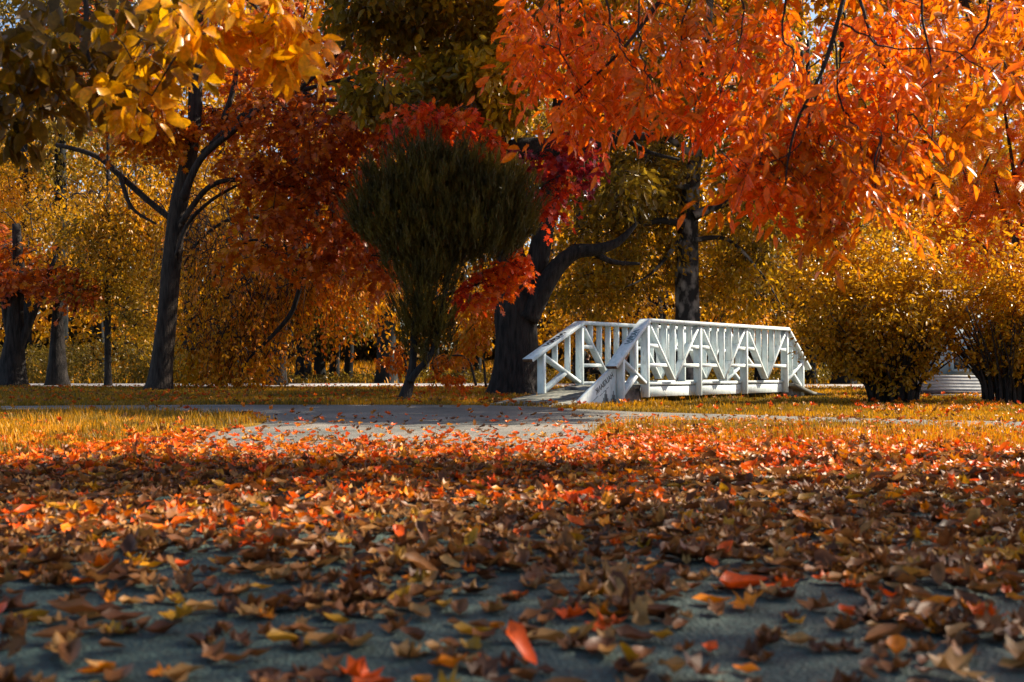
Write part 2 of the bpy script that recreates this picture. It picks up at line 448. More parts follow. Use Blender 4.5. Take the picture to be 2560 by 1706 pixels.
# ------------------------------------------------------------------ grass
def blades(B, x, y, z, h, w, tint, lean=.45):
    n = len(x); a = rng.random(n) * 6.283; d = np.stack([np.cos(a), np.sin(a), np.zeros(n)], 1)
    la = rng.random(n) * 6.283; le = lean * rng.random(n) + .08
    off = np.stack([np.cos(la) * le, np.sin(la) * le, np.ones(n)], 1) * h[:, None]
    p = np.stack([x, y, z], 1); hw = w[:, None] / 2
    mid = p + off * np.array([.38, .38, .55]); tip = p + off * np.array([1, 1, .95])
    V = np.stack([p - d * hw, p + d * hw, mid + d * hw * .8, mid - d * hw * .8, tip], 1).reshape(-1, 3)
    L = np.array([0, 1, 2, 3, 3, 2, 4]); C = np.array([4, 3])
    B.add(V, (L[None] + (np.arange(n) * 5)[:, None]).ravel(), np.tile(C, n), np.repeat(np.clip(tint, 0, 1), 5))

def sample_view(n, y0, y1, margin=.56, power=1.6):
    """points denser near the camera, roughly even in the picture's rows"""
    u = rng.random(n); p = 1 - power
    y = (y0 ** p + u * (y1 ** p - y0 ** p)) ** (1 / p)
    x = (rng.random(n) * 2 - 1) * margin * y
    return x, y

def grass():
    B = Bulk()
    for poly, n, hh in ((L_ISL, 74000, .088), (R_ISL, 42000, .075)):
        ys = [p[1] for p in poly]
        x, y = sample_view(int(n * 1.25), min(ys), max(ys), .80, 1.2)
        ed = (vnoise(x, y, 4, 5) - .5) * .25
        k = inpoly(x + ed, y + ed * .7, poly); x, y = x[k], y[k]
        cl = vnoise(x, y, 5.5, 1) * .6 + vnoise(x, y, 1.7, 31) * .4
        h = hh * (.15 + 1.5 * cl ** 1.6) * (.5 + 1.0 * rng.random(len(x)))
        blades(B, x, y, np.full(len(x), .012), h, .004 + .003 * rng.random(len(x)) + y * .0002, .12 + .85 * vnoise(x, y, 2.6, 9) + (rng.random(len(x)) - .5) * .4)
    x, y = sample_view(190000, 10.6, 33, .72, 1.5)
    path = inpoly(x, y + .05 + .12 * (vnoise(x, y, 3, 2) - .5), PATH); x, y = x[~path], y[~path]
    cl = vnoise(x, y, 1.8, 4)
    h = (.02 + .075 * cl ** 1.5) * (.5 + rng.random(len(x)))
    blades(B, x, y, np.zeros(len(x)), h, .006 + y * .0006, .2 + .6 * vnoise(x, y, .9, 6) + (rng.random(len(x)) - .5) * .4)
    x, y = sample_view(9000, 29, 75, .56, 1.2)       # ragged verge beyond the road
    k = y > 41
    blades(B, x[k], y[k], zt(x[k], y[k]), .12 + .2 * rng.random(k.sum()), np.full(k.sum(), .06), .2 + .7 * rng.random(k.sum()))
    x = rng.uniform(-45, 45, 14000); y = rng.uniform(78, 96, 14000)
    blades(B, x, y, zt(x, y), .2 + .3 * rng.random(14000), np.full(14000, .14), .55 + .45 * rng.random(14000))
    # thin dry stalks in the shaded lawn and in front of the bridge
    for (a, b, c, e, m) in ((735, 990, 860, 975, 26), (1560, 1010, 2010, 1000, 60), (2250, 1010, 2560, 1005, 50), (1320, 1010, 1340, 1005, 6)):
        px = rng.uniform(a, c, m); d = 16.4 + 1.2 * rng.random(m) if a > 1000 else 22 + 3 * rng.random(m)
        xx = (px - 1280) * d / F
        k = ~inpoly(xx, d, PATH); xx, d = xx[k], d[k]
        blades(B, xx, d, np.zeros(len(d)), .10 + .16 * rng.random(len(d)), np.full(len(d), .008), .4 + .5 * rng.random(len(d)), .5)
    tag(B.build('grass', M['grass']), 'short ragged autumn grass on the lawns beside the path', 'grass', kind='stuff')
grass()

# ------------------------------------------------------------------ fallen leaves
CURL = [t_curled('o', i) for i in range(5)] + [t_curled('m', i) for i in range(5)]
def litter():
    x, y = sample_view(120000, 1.45, 12.5, .86, -1.0)
    dens = np.ones(len(x))
    px = x * F / y + 1280; py = HOR + CAMZ * F / y
    big = vnoise(x, y, 1.5, 21) * .6 + vnoise(x, y, 4.2, 8) * .4
    # thin on the bare asphalt at the bottom, thick in the band behind
    thin = np.clip((py - 1400 - 520 * (big - .45) - 70 * (px > 1500)) / 130, 0, 1)
    dens = .78 - .60 * thin
    cen = (px > 420 + (1130 - py) * 2.5) & (px < 1560) & (py < 1144)    # the open path
    dens = np.where(cen, np.clip((py - 1062) / 82, 0, 1) ** 2.6 * .55 + .02, dens)
    isl = inpoly(x, y, L_ISL) & (py < 1140)
    dens = np.where(isl, np.clip((py - 1075) / 60, 0, 1) * .4 + .03, dens)
    right = (px >= 1500) & (py < 1120)
    dens = np.where(right, np.clip((py - 1062 - (px - 2000).clip(0, 400) * .03) / 45, 0, 1) ** 1.5 + .06 * (py > 1045), dens)
    dens = np.where((px < 420) & (py < 1100) & ~isl, .02, dens)
    k = rng.random(len(x)) < dens * 1.0
    x, y, px, py, thin = x[k], y[k], px[k], py[k], thin[k]; n = len(x)
    o = np.argsort(y); x, y, px, py, thin = x[o], y[o], px[o], py[o], thin[o]
    kind = rng.choice(10, n, p=[.12] * 5 + [.08] * 5)
    red = np.clip(1 - np.abs(py - 1115) / 115, 0, 1) * .74 + .4 * np.clip(1 - np.abs(py - 1235) / 60, 0, 1) * (px > 600) * (px < 1650) + .4 * np.clip(1 - np.abs(py - 1320) / 50, 0, 1) * (px < 900)                # redder, brighter tints paint sunlight into the middle band and streaks
    r = rng.random(n)
    tint = np.where(rng.random(n) < red, .66 + .34 * rng.random(n), np.where(r < .84, .02 + .36 * rng.random(n), np.where(r < .89, .40 + .2 * rng.random(n), .55 + .42 * rng.random(n))))
    size = .038 + .058 * rng.random(n) ** 1.4 + .012 * (y < 3)
    size = np.where(rng.random(n) < .03, size * 1.35, size)
    z = .004 + rng.random(n) ** 2 * .022 * (1 - thin)
    yaw = rng.random(n) * 6.283; tilt = rng.normal(size=n) * (.10 + .13 * (1 - thin)); roll = rng.normal(size=n) * (.08 + .12 * (1 - thin))
    up = rng.random(n) < .018
    tilt = np.where(up, tilt + rng.choice([-1, 1], n) * .8, tilt)
    d = np.stack([np.cos(yaw) * np.cos(tilt), np.sin(yaw) * np.cos(tilt), np.sin(tilt)], 1)
    nr = np.stack([-np.sin(yaw) * np.sin(roll), np.cos(yaw) * np.sin(roll), np.cos(roll)], 1)
    z = z + np.abs(np.sin(tilt)) * size * .48 + np.abs(np.sin(roll)) * size * .2
    P = np.stack([x, y, z], 1)
    vis = (np.abs(px - 1280) < 1280 + 30) & (py < 1720)
    idx = np.where(vis)[0][:300]                  # the 300 nearest in view are single leaves
    names = [(0, .14, 'dark brown', .08), (.14, .30, 'brown', .2), (.30, .46, 'pale tan', .38), (.46, .62, 'mustard yellow', .56), (.62, .86, 'orange', .74), (.86, 1.01, 'red', .95)]
    cache = {}
    for i in idx:
        for q, (a, b, nm, tv) in enumerate(names):
            if a <= tint[i] < b: break
        key = (kind[i], q)
        if key not in cache:
            V, fs = CURL[kind[i]]; B = Bulk(); B.faces(V, fs, tv + (V[:, 1]) * .06)
            cache[key] = B.mesh('fallen_leaf', M['litter'], smooth=True)
        ob = bpy.data.objects.new('fallen_leaf', cache[key]); COL.objects.link(ob)
        dd = d[i]; xx = np.cross(dd, nr[i]); xx /= np.linalg.norm(xx); zz = np.cross(xx, dd)
        Mx = Matrix(((xx[0], dd[0], zz[0]), (xx[1], dd[1], zz[1]), (xx[2], dd[2], zz[2]))).to_4x4()
        ob.matrix_world = Matrix.Translation(P[i]) @ Mx @ Matrix.Scale(size[i], 4)
        sh = 'lobed' if kind[i] >= 5 else 'oval'
        tag(ob, f'curled {nm} {sh} leaf among the nearest fallen leaves on the asphalt', 'leaf', f'{nm} {sh} leaves fallen on the foreground asphalt')
    rest = np.ones(n, bool); rest[idx] = False
    B = Bulk()
    for q in range(10):
        w = rest & (kind == q)
        put(B, CURL[q], P[w], d[w], nr[w], size[w], tint[w])
    # stray leaves on the far lawn, path and road verge
    x, y = sample_view(2600, 12, 34, .56, 1.3)
    onp = inpoly(x, y, PATH)
    k = ((~onp) & ((x < .07 * y) | (x > .33 * y) | (rng.random(len(x)) < .25))) | (onp & (rng.random(len(x)) < .12)); x, y = x[k], y[k]; m = len(x)
    yaw = rng.random(m) * 6.283
    d2 = np.stack([np.cos(yaw), np.sin(yaw), rng.normal(size=m) * .3], 1); n2 = np.stack([rng.normal(size=m) * .3, rng.normal(size=m) * .3, np.ones(m)], 1)
    tt = np.where(rng.random(m) < .6, .62 + .38 * rng.random(m), .2 + .3 * rng.random(m))
    put(B, CURL[6], np.stack([x, y, .03 + .04 * rng.random(m)], 1), d2, n2, .08 + .05 * rng.random(m), tt)
    tag(B.build('fallen_leaves', M['litter'], None, True), 'thick drift of red, orange and brown fallen leaves covering the path', 'leaf litter', kind='stuff')
litter()

# ================================================================== FOOTBRIDGE
UX, UY = .664, .748
BA = np.array([2.209, 16.8, 0.0]); BROT = math.atan2(UY, UX)
def paint_mat(name, a, b, dirt=(.22, .2, .17)):
    m, nt, out = newmat(name)
    tc = nt.nodes.new('ShaderNodeTexCoord')
    n1 = nt.nodes.new('ShaderNodeTexNoise'); n1.inputs['Scale'].default_value = 6; n1.inputs['Detail'].default_value = 8
    mp = nt.nodes.new('ShaderNodeMapping'); mp.inputs['Scale'].default_value = (2.2, 2.2, .7)
    nt.links.new(tc.outputs['Object'], mp.inputs[0]); nt.links.new(mp.outputs[0], n1.inputs['Vector'])
    r = ramp(nt, [a, b], [.35, .6]); nt.links.new(n1.outputs[0], r.inputs[0])
    n2 = nt.nodes.new('ShaderNodeTexNoise'); n2.inputs['Scale'].default_value = 9; n2.inputs['Detail'].default_value = 10; n2.inputs['Roughness'].default_value = .7
    nt.links.new(mp.outputs[0], n2.inputs['Vector'])
    r2 = ramp(nt, [(0, 0, 0), (1, 1, 1)], [.55, .78]); nt.links.new(n2.outputs[0], r2.inputs[0])
    mx = nt.nodes.new('ShaderNodeMix'); mx.data_type = 'RGBA'; nt.links.new(r2.outputs[0], mx.inputs[0])
    nt.links.new(r.outputs[0], mx.inputs[6]); mx.inputs[7].default_value = (*dirt, 1)
    p = nt.nodes.new('ShaderNodeBsdfPrincipled'); p.inputs['Roughness'].default_value = .55
    nt.links.new(mx.outputs[2], p.inputs['Base Color'])
    b_ = nt.nodes.new('ShaderNodeBump'); b_.inputs['Strength'].default_value = .25; b_.inputs['Distance'].default_value = .004
    n3 = nt.nodes.new('ShaderNodeTexNoise'); n3.inputs['Scale'].default_value = 60; nt.links.new(mp.outputs[0], n3.inputs['Vector'])
    nt.links.new(n3.outputs[0], b_.inputs['Height']); nt.links.new(b_.outputs[0], p.inputs['Normal'])
    nt.links.new(p.outputs[0], out.inputs['Surface'])
    return m
M['white'] = paint_mat('white_painted_timber', (.56, .68, .70), (.72, .80, .81))
M['deck'] = solidmat('weathered_planks', (.10, .11, .10), (.27, .27, .23), 3, .85, .5, 30, (1, 8, 1), .2, bdist=.005)
M['stone'] = solidmat('mossy_stone', (.05, .05, .05), (.26, .25, .25), 5, .9, .9, 18, spec=.2, bdist=.03)
M['rust'] = solidmat('bare_end_grain', (.06, .03, .018), (.16, .09, .05), 20, .9, spec=.2)
M['ink'] = solidmat('black_paint', (.01, .015, .018), (.02, .03, .035), 10, .5)
M['ink_soft'] = solidmat('faded_marker', (.10, .17, .19), (.2, .28, .3), 40, .6)
M['steel'] = solidmat('dark_steel', (.012, .012, .014), (.03, .03, .035), 10, .5)

bridge = thing('footbridge', 'small white painted timber footbridge with truss railings on the lawn', 'footbridge', tuple(BA), BROT)
def prism(poly, w0, w1):
    """polygon in (u, z) extruded across the bridge"""
    B = Bulk(); n = len(poly)
    V = [(u, w0, z) for u, z in poly] + [(u, w1, z) for u, z in poly]
    a = sum(poly[i][0] * poly[(i + 1) % n][1] - poly[(i + 1) % n][0] * poly[i][1] for i in range(n))
    f = [tuple(range(n)), tuple(range(2 * n - 1, n - 1, -1))] + [(i, i + n, (i + 1) % n + n, (i + 1) % n) for i in range(n)]
    if a < 0: f = [q[::-1] for q in f]
    B.faces(V, f)
    return B
def bpart(name, B, mat, parent=None, bev=.004):
    o = B.build(name, mat, parent or bridge, off=(0, 0, 0))
    if bev:
        m = o.modifiers.new('edge', 'BEVEL'); m.width = bev; m.segments = 1; m.limit_method = 'ANGLE'
    return o
def bar(name, u0, z0, u1, z1, t, w0, w1, mat=None, cut=True):
    dx, dz = u1 - u0, z1 - z0; L = math.hypot(dx, dz); nx, nz = -dz / L * t / 2, dx / L * t / 2
    return bpart(name, prism([(u0 - nx, z0 - nz), (u1 - nx, z1 - nz), (u1 + nx, z1 + nz), (u0 + nx, z0 + nz)], w0, w1), mat or M['white'])
def vert(name, u, z0, z1, t, w0, w1):
    return bpart(name, prism([(u - t / 2, z0), (u + t / 2, z0), (u + t / 2, z1), (u - t / 2, z1)], w0, w1), M['white'])

PAN = 1.61; TOP = 1.31; DK = .30
def truss(wf, front):
    """one side of the bridge; wf is the face nearer the camera, timbers run back from it"""
    z_low = .10 if front else .20
    for i in range(4):
        vert('post', i * PAN, z_low, TOP, .062, wf, wf + .14)
    bpart('handrail', prism([(-.02, TOP + .002), (3 * PAN + .02, TOP + .002), (3 * PAN + .02, TOP + .062), (-.02, TOP + .062)], wf - .03, wf + .17), M['white'])
    for i in range(3):
        a, b = i * PAN + .035, (i + 1) * PAN - .035; c = (i + .5) * PAN
        bar('diagonal_brace', a + .01, TOP - .02, c - .012, DK + .08, .045, wf + .006, wf + .134)
        bar('diagonal_brace', b - .01, TOP - .02, c + .012, DK + .08, .045, wf + .008, wf + .132)
        for k in range(1, 6):
            u = a + (b - a) * k / 6; f = 1 - abs(u - c) / (c - a); zb = TOP - (TOP - DK - .08) * f + .02
            vert('baluster', u, zb, TOP, .034, wf + .016, wf + .122)
        for zz in (.935, .62):
            f = (TOP - zz) / (TOP - DK - .08)
            for (s, e) in ((a - .004, a + (c - a) * f - .01), (b + .004, b - (b - c) * f + .01)):
                bpart('cross_rail', prism([(min(s, e), zz - .03), (max(s, e), zz - .03), (max(s, e), zz + .03), (min(s, e), zz + .03)], wf + .011, wf + .128), M['white'])
        # edge beam panel and the sill over it
        q = prism([(i * PAN + .034, .105), ((i + 1) * PAN - .034, .105), ((i + 1) * PAN - .034, .275), (i * PAN + .034, .275)], wf + .10, wf + .16)
        bpart('edge_beam', q, M['white'])
        q = prism([(i * PAN + .036, .29), ((i + 1) * PAN - .036, .29), ((i + 1) * PAN - .036, .34), (i * PAN + .036, .34)], wf + .085, wf + .17)
        bpart('sill', q, M['white'])

def end_section(wf, sgn, u0, s, ztip_post, s_tip, nb, low):
    """sloping end railing: s = distance of the end post from the peak, sgn -1 towards the camera"""
    sl = (TOP + .03 - ztip_post) / s
    ev = lambda t: TOP + .03 - sl * t
    U = lambda t: u0 + sgn * t
    bar('handrail', U(.0), TOP + .031, U(s_tip), ev(s_tip), .058, wf - .034, wf + .174)
    vert('post', U(s), low, ev(s) - .035, .062, wf, wf + .14)
    bar('diagonal_brace', U(s) - sgn * .03, ev(s) - .09, U(.04), DK + .03, .045, wf + .006, wf + .134)
    for k in range(1, nb + 1):
        t = s * k / (nb + 1); zb = DK + .03 + (ev(s) - .09 - DK - .03) * t / s
        vert('baluster', U(t), zb, ev(t) - .03, .034, wf + .016, wf + .122)
    tm = s * .42; zm = DK + .03 + (ev(s) - .12 - DK) * tm / s
    bar('cross_rail', U(s) - sgn * .03, low + .16 if sgn < 0 else .2, U(tm), zm - .02, .06, wf + .011, wf + .128)
truss(0, True); truss(1.34, False)
end_section(0, -1, 0, .685, .775, .92, 1, 0.0)
end_section(1.34, -1, 0, 1.01, .86, 1.36, 2, .03)
end_section(0, 1, 3 * PAN, .685, .775, .95, 2, 0.0)
end_section(1.34, 1, 3 * PAN, .80, .80, 1.05, 2, 0.03)
# deck, ramps, abutments
B = Bulk()
for i in range(34):
    u = -.06 + i * .146
    q = prism([(u, .255), (u + .138, .255), (u + .138, .292), (u, .292)], .17, 1.335); B.add(q.V[0], q.L[0], q.C[0])
bpart('deck', B, M['deck'], bev=0)
B = Bulk()
for i in range(15):       # near ramp planks, falling to the path
    a, b = -.07 - i * .146, -.07 - i * .146 - .14
    zz = lambda u: .285 + (u + .07) * .130
    q = prism([(b, zz(b) - .04), (a, zz(a) - .04), (a, zz(a)), (b, zz(b))], .145, 1.52); B.add(q.V[0], q.L[0], q.C[0])
bpart('ramp', B, M['deck'], bev=0)
bpart('ramp', prism([(3 * PAN + .08, .22), (3 * PAN + .08, .28), (3 * PAN + .9, .10), (3 * PAN + 1.75, .005), (3 * PAN + 1.55, .0), (3 * PAN + .85, .05)], -.12, 1.5), M['deck'])
def stone(u0, u1, w0, w1, z1):
    B = Bulk(); n = 7
    r = np.random.default_rng(int(abs(u0) * 100))
    gx, gy, gz = 7, 8, 5
    V, f, idx = [], [], {}
    def vid(i, j, k):
        if (i, j, k) not in idx:
            t = .03 * (r.random(3) - .5)
            idx[(i, j, k)] = len(V); V.append((u0 + (u1 - u0) * i / gx + t[0], w0 + (w1 - w0) * j / gy + t[1], z1 * k / gz + t[2] * (k > 0)))
        return idx[(i, j, k)]
    for i in range(gx):
        for j in range(gy): f.append((vid(i, j, gz), vid(i + 1, j, gz), vid(i + 1, j + 1, gz), vid(i, j + 1, gz)))
    for i in range(gx):
        for k in range(gz):
            f.append((vid(i, 0, k), vid(i + 1, 0, k), vid(i + 1, 0, k + 1), vid(i, 0, k + 1))); f.append((vid(i, gy, k), vid(i, gy, k + 1), vid(i + 1, gy, k + 1), vid(i + 1, gy, k)))
    for j in range(gy):
        for k in range(gz):
            f.append((vid(0, j, k), vid(0, j, k + 1), vid(0, j + 1, k + 1), vid(0, j + 1, k))); f.append((vid(gx, j, k), vid(gx, j + 1, k), vid(gx, j + 1, k + 1), vid(gx, j, k + 1)))
    B.faces(V, f); return B
bpart('abutment', stone(-.62, .02, .17, 1.25, .26), M['stone'], bev=0)
bpart('abutment', stone(3 * PAN + .05, 3 * PAN + .75, .05, 1.3, .27), M['stone'], bev=0)
bpart('support_block', prism([(3 * PAN - .10, 0), (3 * PAN + .0, 0), (3 * PAN + .0, .098), (3 * PAN - .10, .098)], .01, .12), M['rust'])
# bare end grain on the cut handrail ends
for wf, st, zt_, sl in ((0, .92, .775 - (.92 - .685) * .825, .825), (1.34, 1.36, .86 - .35 * .475, .475)):
    a = math.atan(sl); uc, zc = -st, TOP + .03 - sl * st
    nx, nz = math.sin(a) * .026, math.cos(a) * .026
    du, dz = -math.cos(a) * .004, -math.sin(a) * .004
    bpart('end_grain', prism([(uc + nx * -1, zc + nz), (uc + nx, zc - nz), (uc + nx + du, zc - nz + dz), (uc - nx + du, zc + nz + dz)], wf - .03, wf + .17), M['rust'], bev=0)

# triangular side board with its mirrored lettering
PW = .122
panel = bpart('side_board', prism([(-.722, 0), (-.722, .64), (-1.74, .02), (-1.74, 0)], PW, PW + .03), M['white'])
bpart('board_cap', prism([(-.70, .655), (-.70, .672), (-1.76, .037), (-1.76, .018)], PW - .012, PW + .045), M['white'], panel)
def lettering(txt, h, org, ang, mirror, name, mat, parent, weight=.012, length=None):
    cu = bpy.data.curves.new('lettering', 'FONT'); cu.body = txt; cu.size = 1; cu.offset = weight; cu.resolution_u = 3
    o = bpy.data.objects.new('lettering', cu); COL.objects.link(o)
    dg = bpy.context.evaluated_depsgraph_get(); me = bpy.data.meshes.new_from_object(o.evaluated_get(dg))
    bpy.data.objects.remove(o); bpy.data.curves.remove(cu)
    V = np.array([v.co[:] for v in me.vertices]); fs = [tuple(p.vertices) for p in me.polygons]
    bpy.data.meshes.remove(me)
    V[:, 0] -= V[:, 0].min(); hh = V[:, 1].max(); sx = (length / V[:, 0].max()) if length else h / hh
    e1 = np.array([math.cos(ang), math.sin(ang)]) * (-1 if mirror else 1); e2 = np.array([-math.sin(ang), math.cos(ang)])
    q = V[:, :1] * sx * e1 + V[:, 1:2] * (h / hh) * e2 + np.array(org)
    B = Bulk(); B.faces(np.stack([q[:, 0], np.full(len(q), PW - .003), q[:, 1]], 1), fs)
    return bpart(name, B, mat, parent, bev=0)
lettering('HALKBANK', .085, (-.80, .435), math.radians(32), True, 'lettering', M['ink'], panel, .012, .52)
B = Bulk()
r = np.random.default_rng(4)
def dashline(u0, z0, u1, z1, t, n):
    for k in range(n):
        if r.random() < .2: continue
        a, b = k / n, (k + .7) / n
        q = prism([(u0 + (u1 - u0) * a, z0 + (z1 - z0) * a), (u0 + (u1 - u0) * b, z0 + (z1 - z0) * b), (u0 + (u1 - u0) * b, z0 + (z1 - z0) * b + t), (u0 + (u1 - u0) * a, z0 + (z1 - z0) * a + t)], PW - .003, PW + .002)
        B.add(q.V[0], q.L[0], q.C[0])
dashline(-.93, .27, -1.16, .13, .012, 12); dashline(-1.2, .13, -1.38, .03, .012, 9)
bpart('small_print', B, M['ink_soft'], panel, bev=0)
B = Bulk()
S_of = lambda px: -(2.112 - (px - 1280) / F * 16.886) / (.664 - (px - 1280) / F * .748)
for px, py in ((1505, 1004), (1508, 995), (1511, 985), (1513.6, 976), (1516, 986), (1518.4, 996), (1527, 997), (1529.6, 987), (1532.2, 978), (1534.6, 988), (1537.2, 998)):
    u = S_of(px); d = 16.886 + .748 * u; z = CAMZ - (py - HOR) * d / F
    q = prism([(u - .008, .012), (u + .008, .012), (u + .008, z), (u - .008, z)], PW - .003, PW + .002); B.add(q.V[0], q.L[0], q.C[0])
u = S_of(1522.5)
q = prism([(u - .03, .02), (u + .03, .02), (u + .03, .06), (u + .016, .04), (u, .035), (u - .016, .04), (u - .03, .06)], PW - .003, PW + .002); B.add(q.V[0], q.L[0], q.C[0])
bpart('bar_emblem', B, M['ink'], panel, bev=0)

def scribble(name, parent, mat, fn, strokes, t=.006):
    """hand-sprayed strokes: fn maps (a, b) on the face to a point; ribbons a few mm proud"""
    B = Bulk()
    for s in strokes:
        P, _ = smoothpath([(x, y, 0) for x, y in s], [1] * len(s), 3)
        T = norm(np.gradient(P, axis=0)); Nn = np.stack([-T[:, 1], T[:, 0]], 1) * t
        V = []
        for p, nn in zip(P, Nn): V += [fn(p[0] + nn[0], p[1] + nn[1]), fn(p[0] - nn[0], p[1] - nn[1])]
        B.faces(V, [(2 * i, 2 * i + 1, 2 * i + 3, 2 * i + 2) for i in range(len(P) - 1)])
    return bpart(name, B, mat, parent, bev=0)
# tag on the side face of the near peak post's inner neighbour (baluster) and on both sloping handrails
SMZ = [[(.0, .9), (.25, .98), (.1, .75), (.35, .7), (.2, .55), (.02, .5)], [(.05, .45), (.3, .6), (.3, .3), (.55, .7), (.6, .35), (.9, .75)], [(.2, .2), (.7, .35), (.3, .05), (.95, .15)], [(.7, .9), (.8, .6), (.95, .5)]]
bpart('graffiti_board', prism([(-.34, .62), (-.326, .62), (-.326, .98), (-.34, .94)], .02, .118), M['white'], bev=0)
scribble('graffiti', None, M['ink'], lambda a, b: (-.343, .112 - .088 * a, .64 + .26 * b), SMZ, .03)
def slope_fn(sl, u0, span, wf):
    a = math.atan(sl)
    def fn(p, q):
        t = u0 + span * p
        return (-t - math.sin(a) * .0325, wf - .02 + .17 * q, TOP + .03 - sl * t + math.cos(a) * .0325)
    return fn
LOOP = [[(.0, .2), (.1, .8), (.2, .2), (.3, .8), (.33, .3), (.45, .2), (.5, .8), (.4, .6)], [(.55, .3), (.6, .9), (.7, .1), (.78, .8), (.9, .2), (1.0, .8)], [(.1, .1), (.5, .05), (.9, .15)]]
scribble('graffiti', None, M['ink_soft'], slope_fn(.82, .22, .28, 0), LOOP, .035)
scribble('graffiti', None, M['ink'], slope_fn(.475, .42, .5, 1.34), LOOP, .035)

# ================================================================== SMALL THINGS
def box(B, x0, x1, y0, y1, z0, z1):
    V = [(x0, y0, z0), (x1, y0, z0), (x1, y1, z0), (x0, y1, z0), (x0, y0, z1), (x1, y0, z1), (x1, y1, z1), (x0, y1, z1)]
    B.faces(V, [(0, 3, 2, 1), (4, 5, 6, 7), (0, 1, 5, 4), (1, 2, 6, 5), (2, 3, 7, 6), (3, 0, 4, 7)])
def one(name, mat, parent, *boxes, bev=0):
    B = Bulk()
    for b in boxes: box(B, *b)
    o = B.build(name, mat, parent, off=(0, 0, 0))
    if bev: m = o.modifiers.new('edge', 'BEVEL'); m.width = bev; m.segments = 1
    return o
M['slat'] = solidmat('bench_slats', (.10, .08, .06), (.22, .18, .14), 6, .7)
M['slat_pale'] = solidmat('pale_bench_slats', (.3, .3, .28), (.5, .48, .45), 6, .7)
def bench(px, d, w, label, mat, rot=0.0, grp='benches across the road'):
    x = (px - 1280) * d / F
    z = float(zt(0, d))
    t = thing('park_bench', label, 'bench', (x, d, z), rot, grp)
    one('seat', mat, t, *[(-w / 2, w / 2, -.22 + .13 * i, -.12 + .13 * i, .42, .455) for i in range(4)])
    one('backrest', mat, t, *[(-w / 2, w / 2, .28 + .02 * i, .31 + .02 * i, .52 + .14 * i, .62 + .14 * i) for i in range(3)])
    for s in (-1, 1):
        one('leg', M['steel'], t, (s * (w / 2 - .12) - .03, s * (w / 2 - .12) + .03, -.2, .27, 0, .418), (s * (w / 2 - .12) - .03, s * (w / 2 - .12) + .03, .322, .372, .3, .9))
    return t
bench(730, 62, 1.3, 'low bench of dark brown slats left of the trunk clump across the road', M['slat'])
bench(1022, 62, 1.7, 'pale slatted bench behind the leaning conifer trunk across the road', M['slat_pale'])
bench(1520, 43, 3.0, 'long dark bench with two seated people seen through the footbridge', M['slat'], grp=None)

t = thing('marker_post', 'thin white marker post standing left of the big dark trunk', 'post', tuple(W(1233, 961, 38.5)))
t.location.z = 0
one('shaft', M['white'], t, (-.045, .045, -.045, .045, 0, .26), bev=.01)
one('cap', M['white'], t, (-.055, .055, -.055, .055, .262, .29), bev=.01)

# litter bin shape by the bush across the road
t = thing('litter_bin', 'small dark litter bin beside the bare bush across the road', 'bin', ((700 - 1280) * 44 / F, 44, float(zt(0, 44))))
B = Bulk(); tube(B, [(0, 0, 0), (0, 0, .55), (0, 0, .8)], [.16, .2, .2], 14, 1); B.build('body', M['steel'], t, True, (0, 0, 0))
B = Bulk(); tube(B, [(0, 0, .80), (0, 0, .84)], [.22, .21], 14, 1); B.build('rim', M['slat_pale'], t, True, (0, 0, 0))

# lantern-like bird feeder hanging in the yellow foliage
fp = W(1572, 708, 27)
t = thing('hanging_feeder', 'small open rectangular feeder hanging among the yellow leaves above the bridge', 'feeder', tuple(fp))
one('frame', M['bark_far'], t, (-.11, -.075, -.05, .05, -.14, .17), (.075, .11, -.05, .05, -.14, .17), (-.075, .075, -.05, .05, .14, .17))
one('tray', M['bark_far'], t, (-.14, .14, -.09, .09, -.172, -.142))
B = Bulk(); tube(B, [(0, 0, .17), (.02, 0, .9), (-.03, 0, 1.9)], [.006, .006, .006], 5, 1); B.build('cord', M['twig'], t, False, (0, 0, 0))

# hut behind the shrubs
M['siding'] = solidmat('pale_siding', (.25, .27, .29), (.4, .41, .41), 5, .7, .15, 30)
M['hutwhite'] = solidmat('blue_white_paint', (.3, .42, .48), (.45, .55, .6), 4, .6)
M['brownboard'] = solidmat('brown_board', (.06, .045, .045), (.13, .10, .10), 6, .8)
M['glass'] = solidmat('dark_glass', (.02, .03, .04), (.05, .06, .07), 2, .1, spec=.8)
hx, hd = (2358 - 1280) * 21.5 / F, 21.5
t = thing('wooden_hut', 'pale blue and white wooden hut with plank steps behind the golden shrubs', 'hut', (hx, hd, 0))
one('deck_frame', M['brownboard'], t, (-.85, .62, -.5, .9, .06, .115))
one('siding', M['siding'], t, *[(-.83 + .002 * i, .60, -.46 + .012 * i, .9, .118 + .063 * i, .178 + .063 * i) for i in range(5)])
one('step', M['siding'], t, (-.7, .75, -.85, -.52, 0, .05))
one('wall', M['hutwhite'], t, (-.8, 1.35, .6, 2.2, 0.44, 1.75))
wf_ = one('window', M['hutwhite'], t, (.38, .44, .52, .598, .5, 1.0), (.76, .82, .52, .598, .5, 1.0), (.441, .759, .52, .598, .5, .56), (.441, .759, .52, .598, .94, 1.0))
one('pane', M['glass'], wf_, (.442, .758, .572, .59, .562, .938))
B = Bulk(); B.faces([(-1.0, .4, 1.75), (1.55, .4, 1.75), (1.55, 1.4, 2.3), (-1.0, 1.4, 2.3), (1.55, 2.4, 1.75), (-1.0, 2.4, 1.75)], [(0, 1, 2, 3), (3, 2, 4, 5), (0, 3, 5), (1, 4, 2), (0, 5, 4, 1)]); B.build('roof', M['brownboard'], t, False, (0, 0, 0))
for s in (-.78, .9):
    one('pillar', M['hutwhite'], t, (s, s + .1, .0, .1, .44, 1.748), bev=.01)

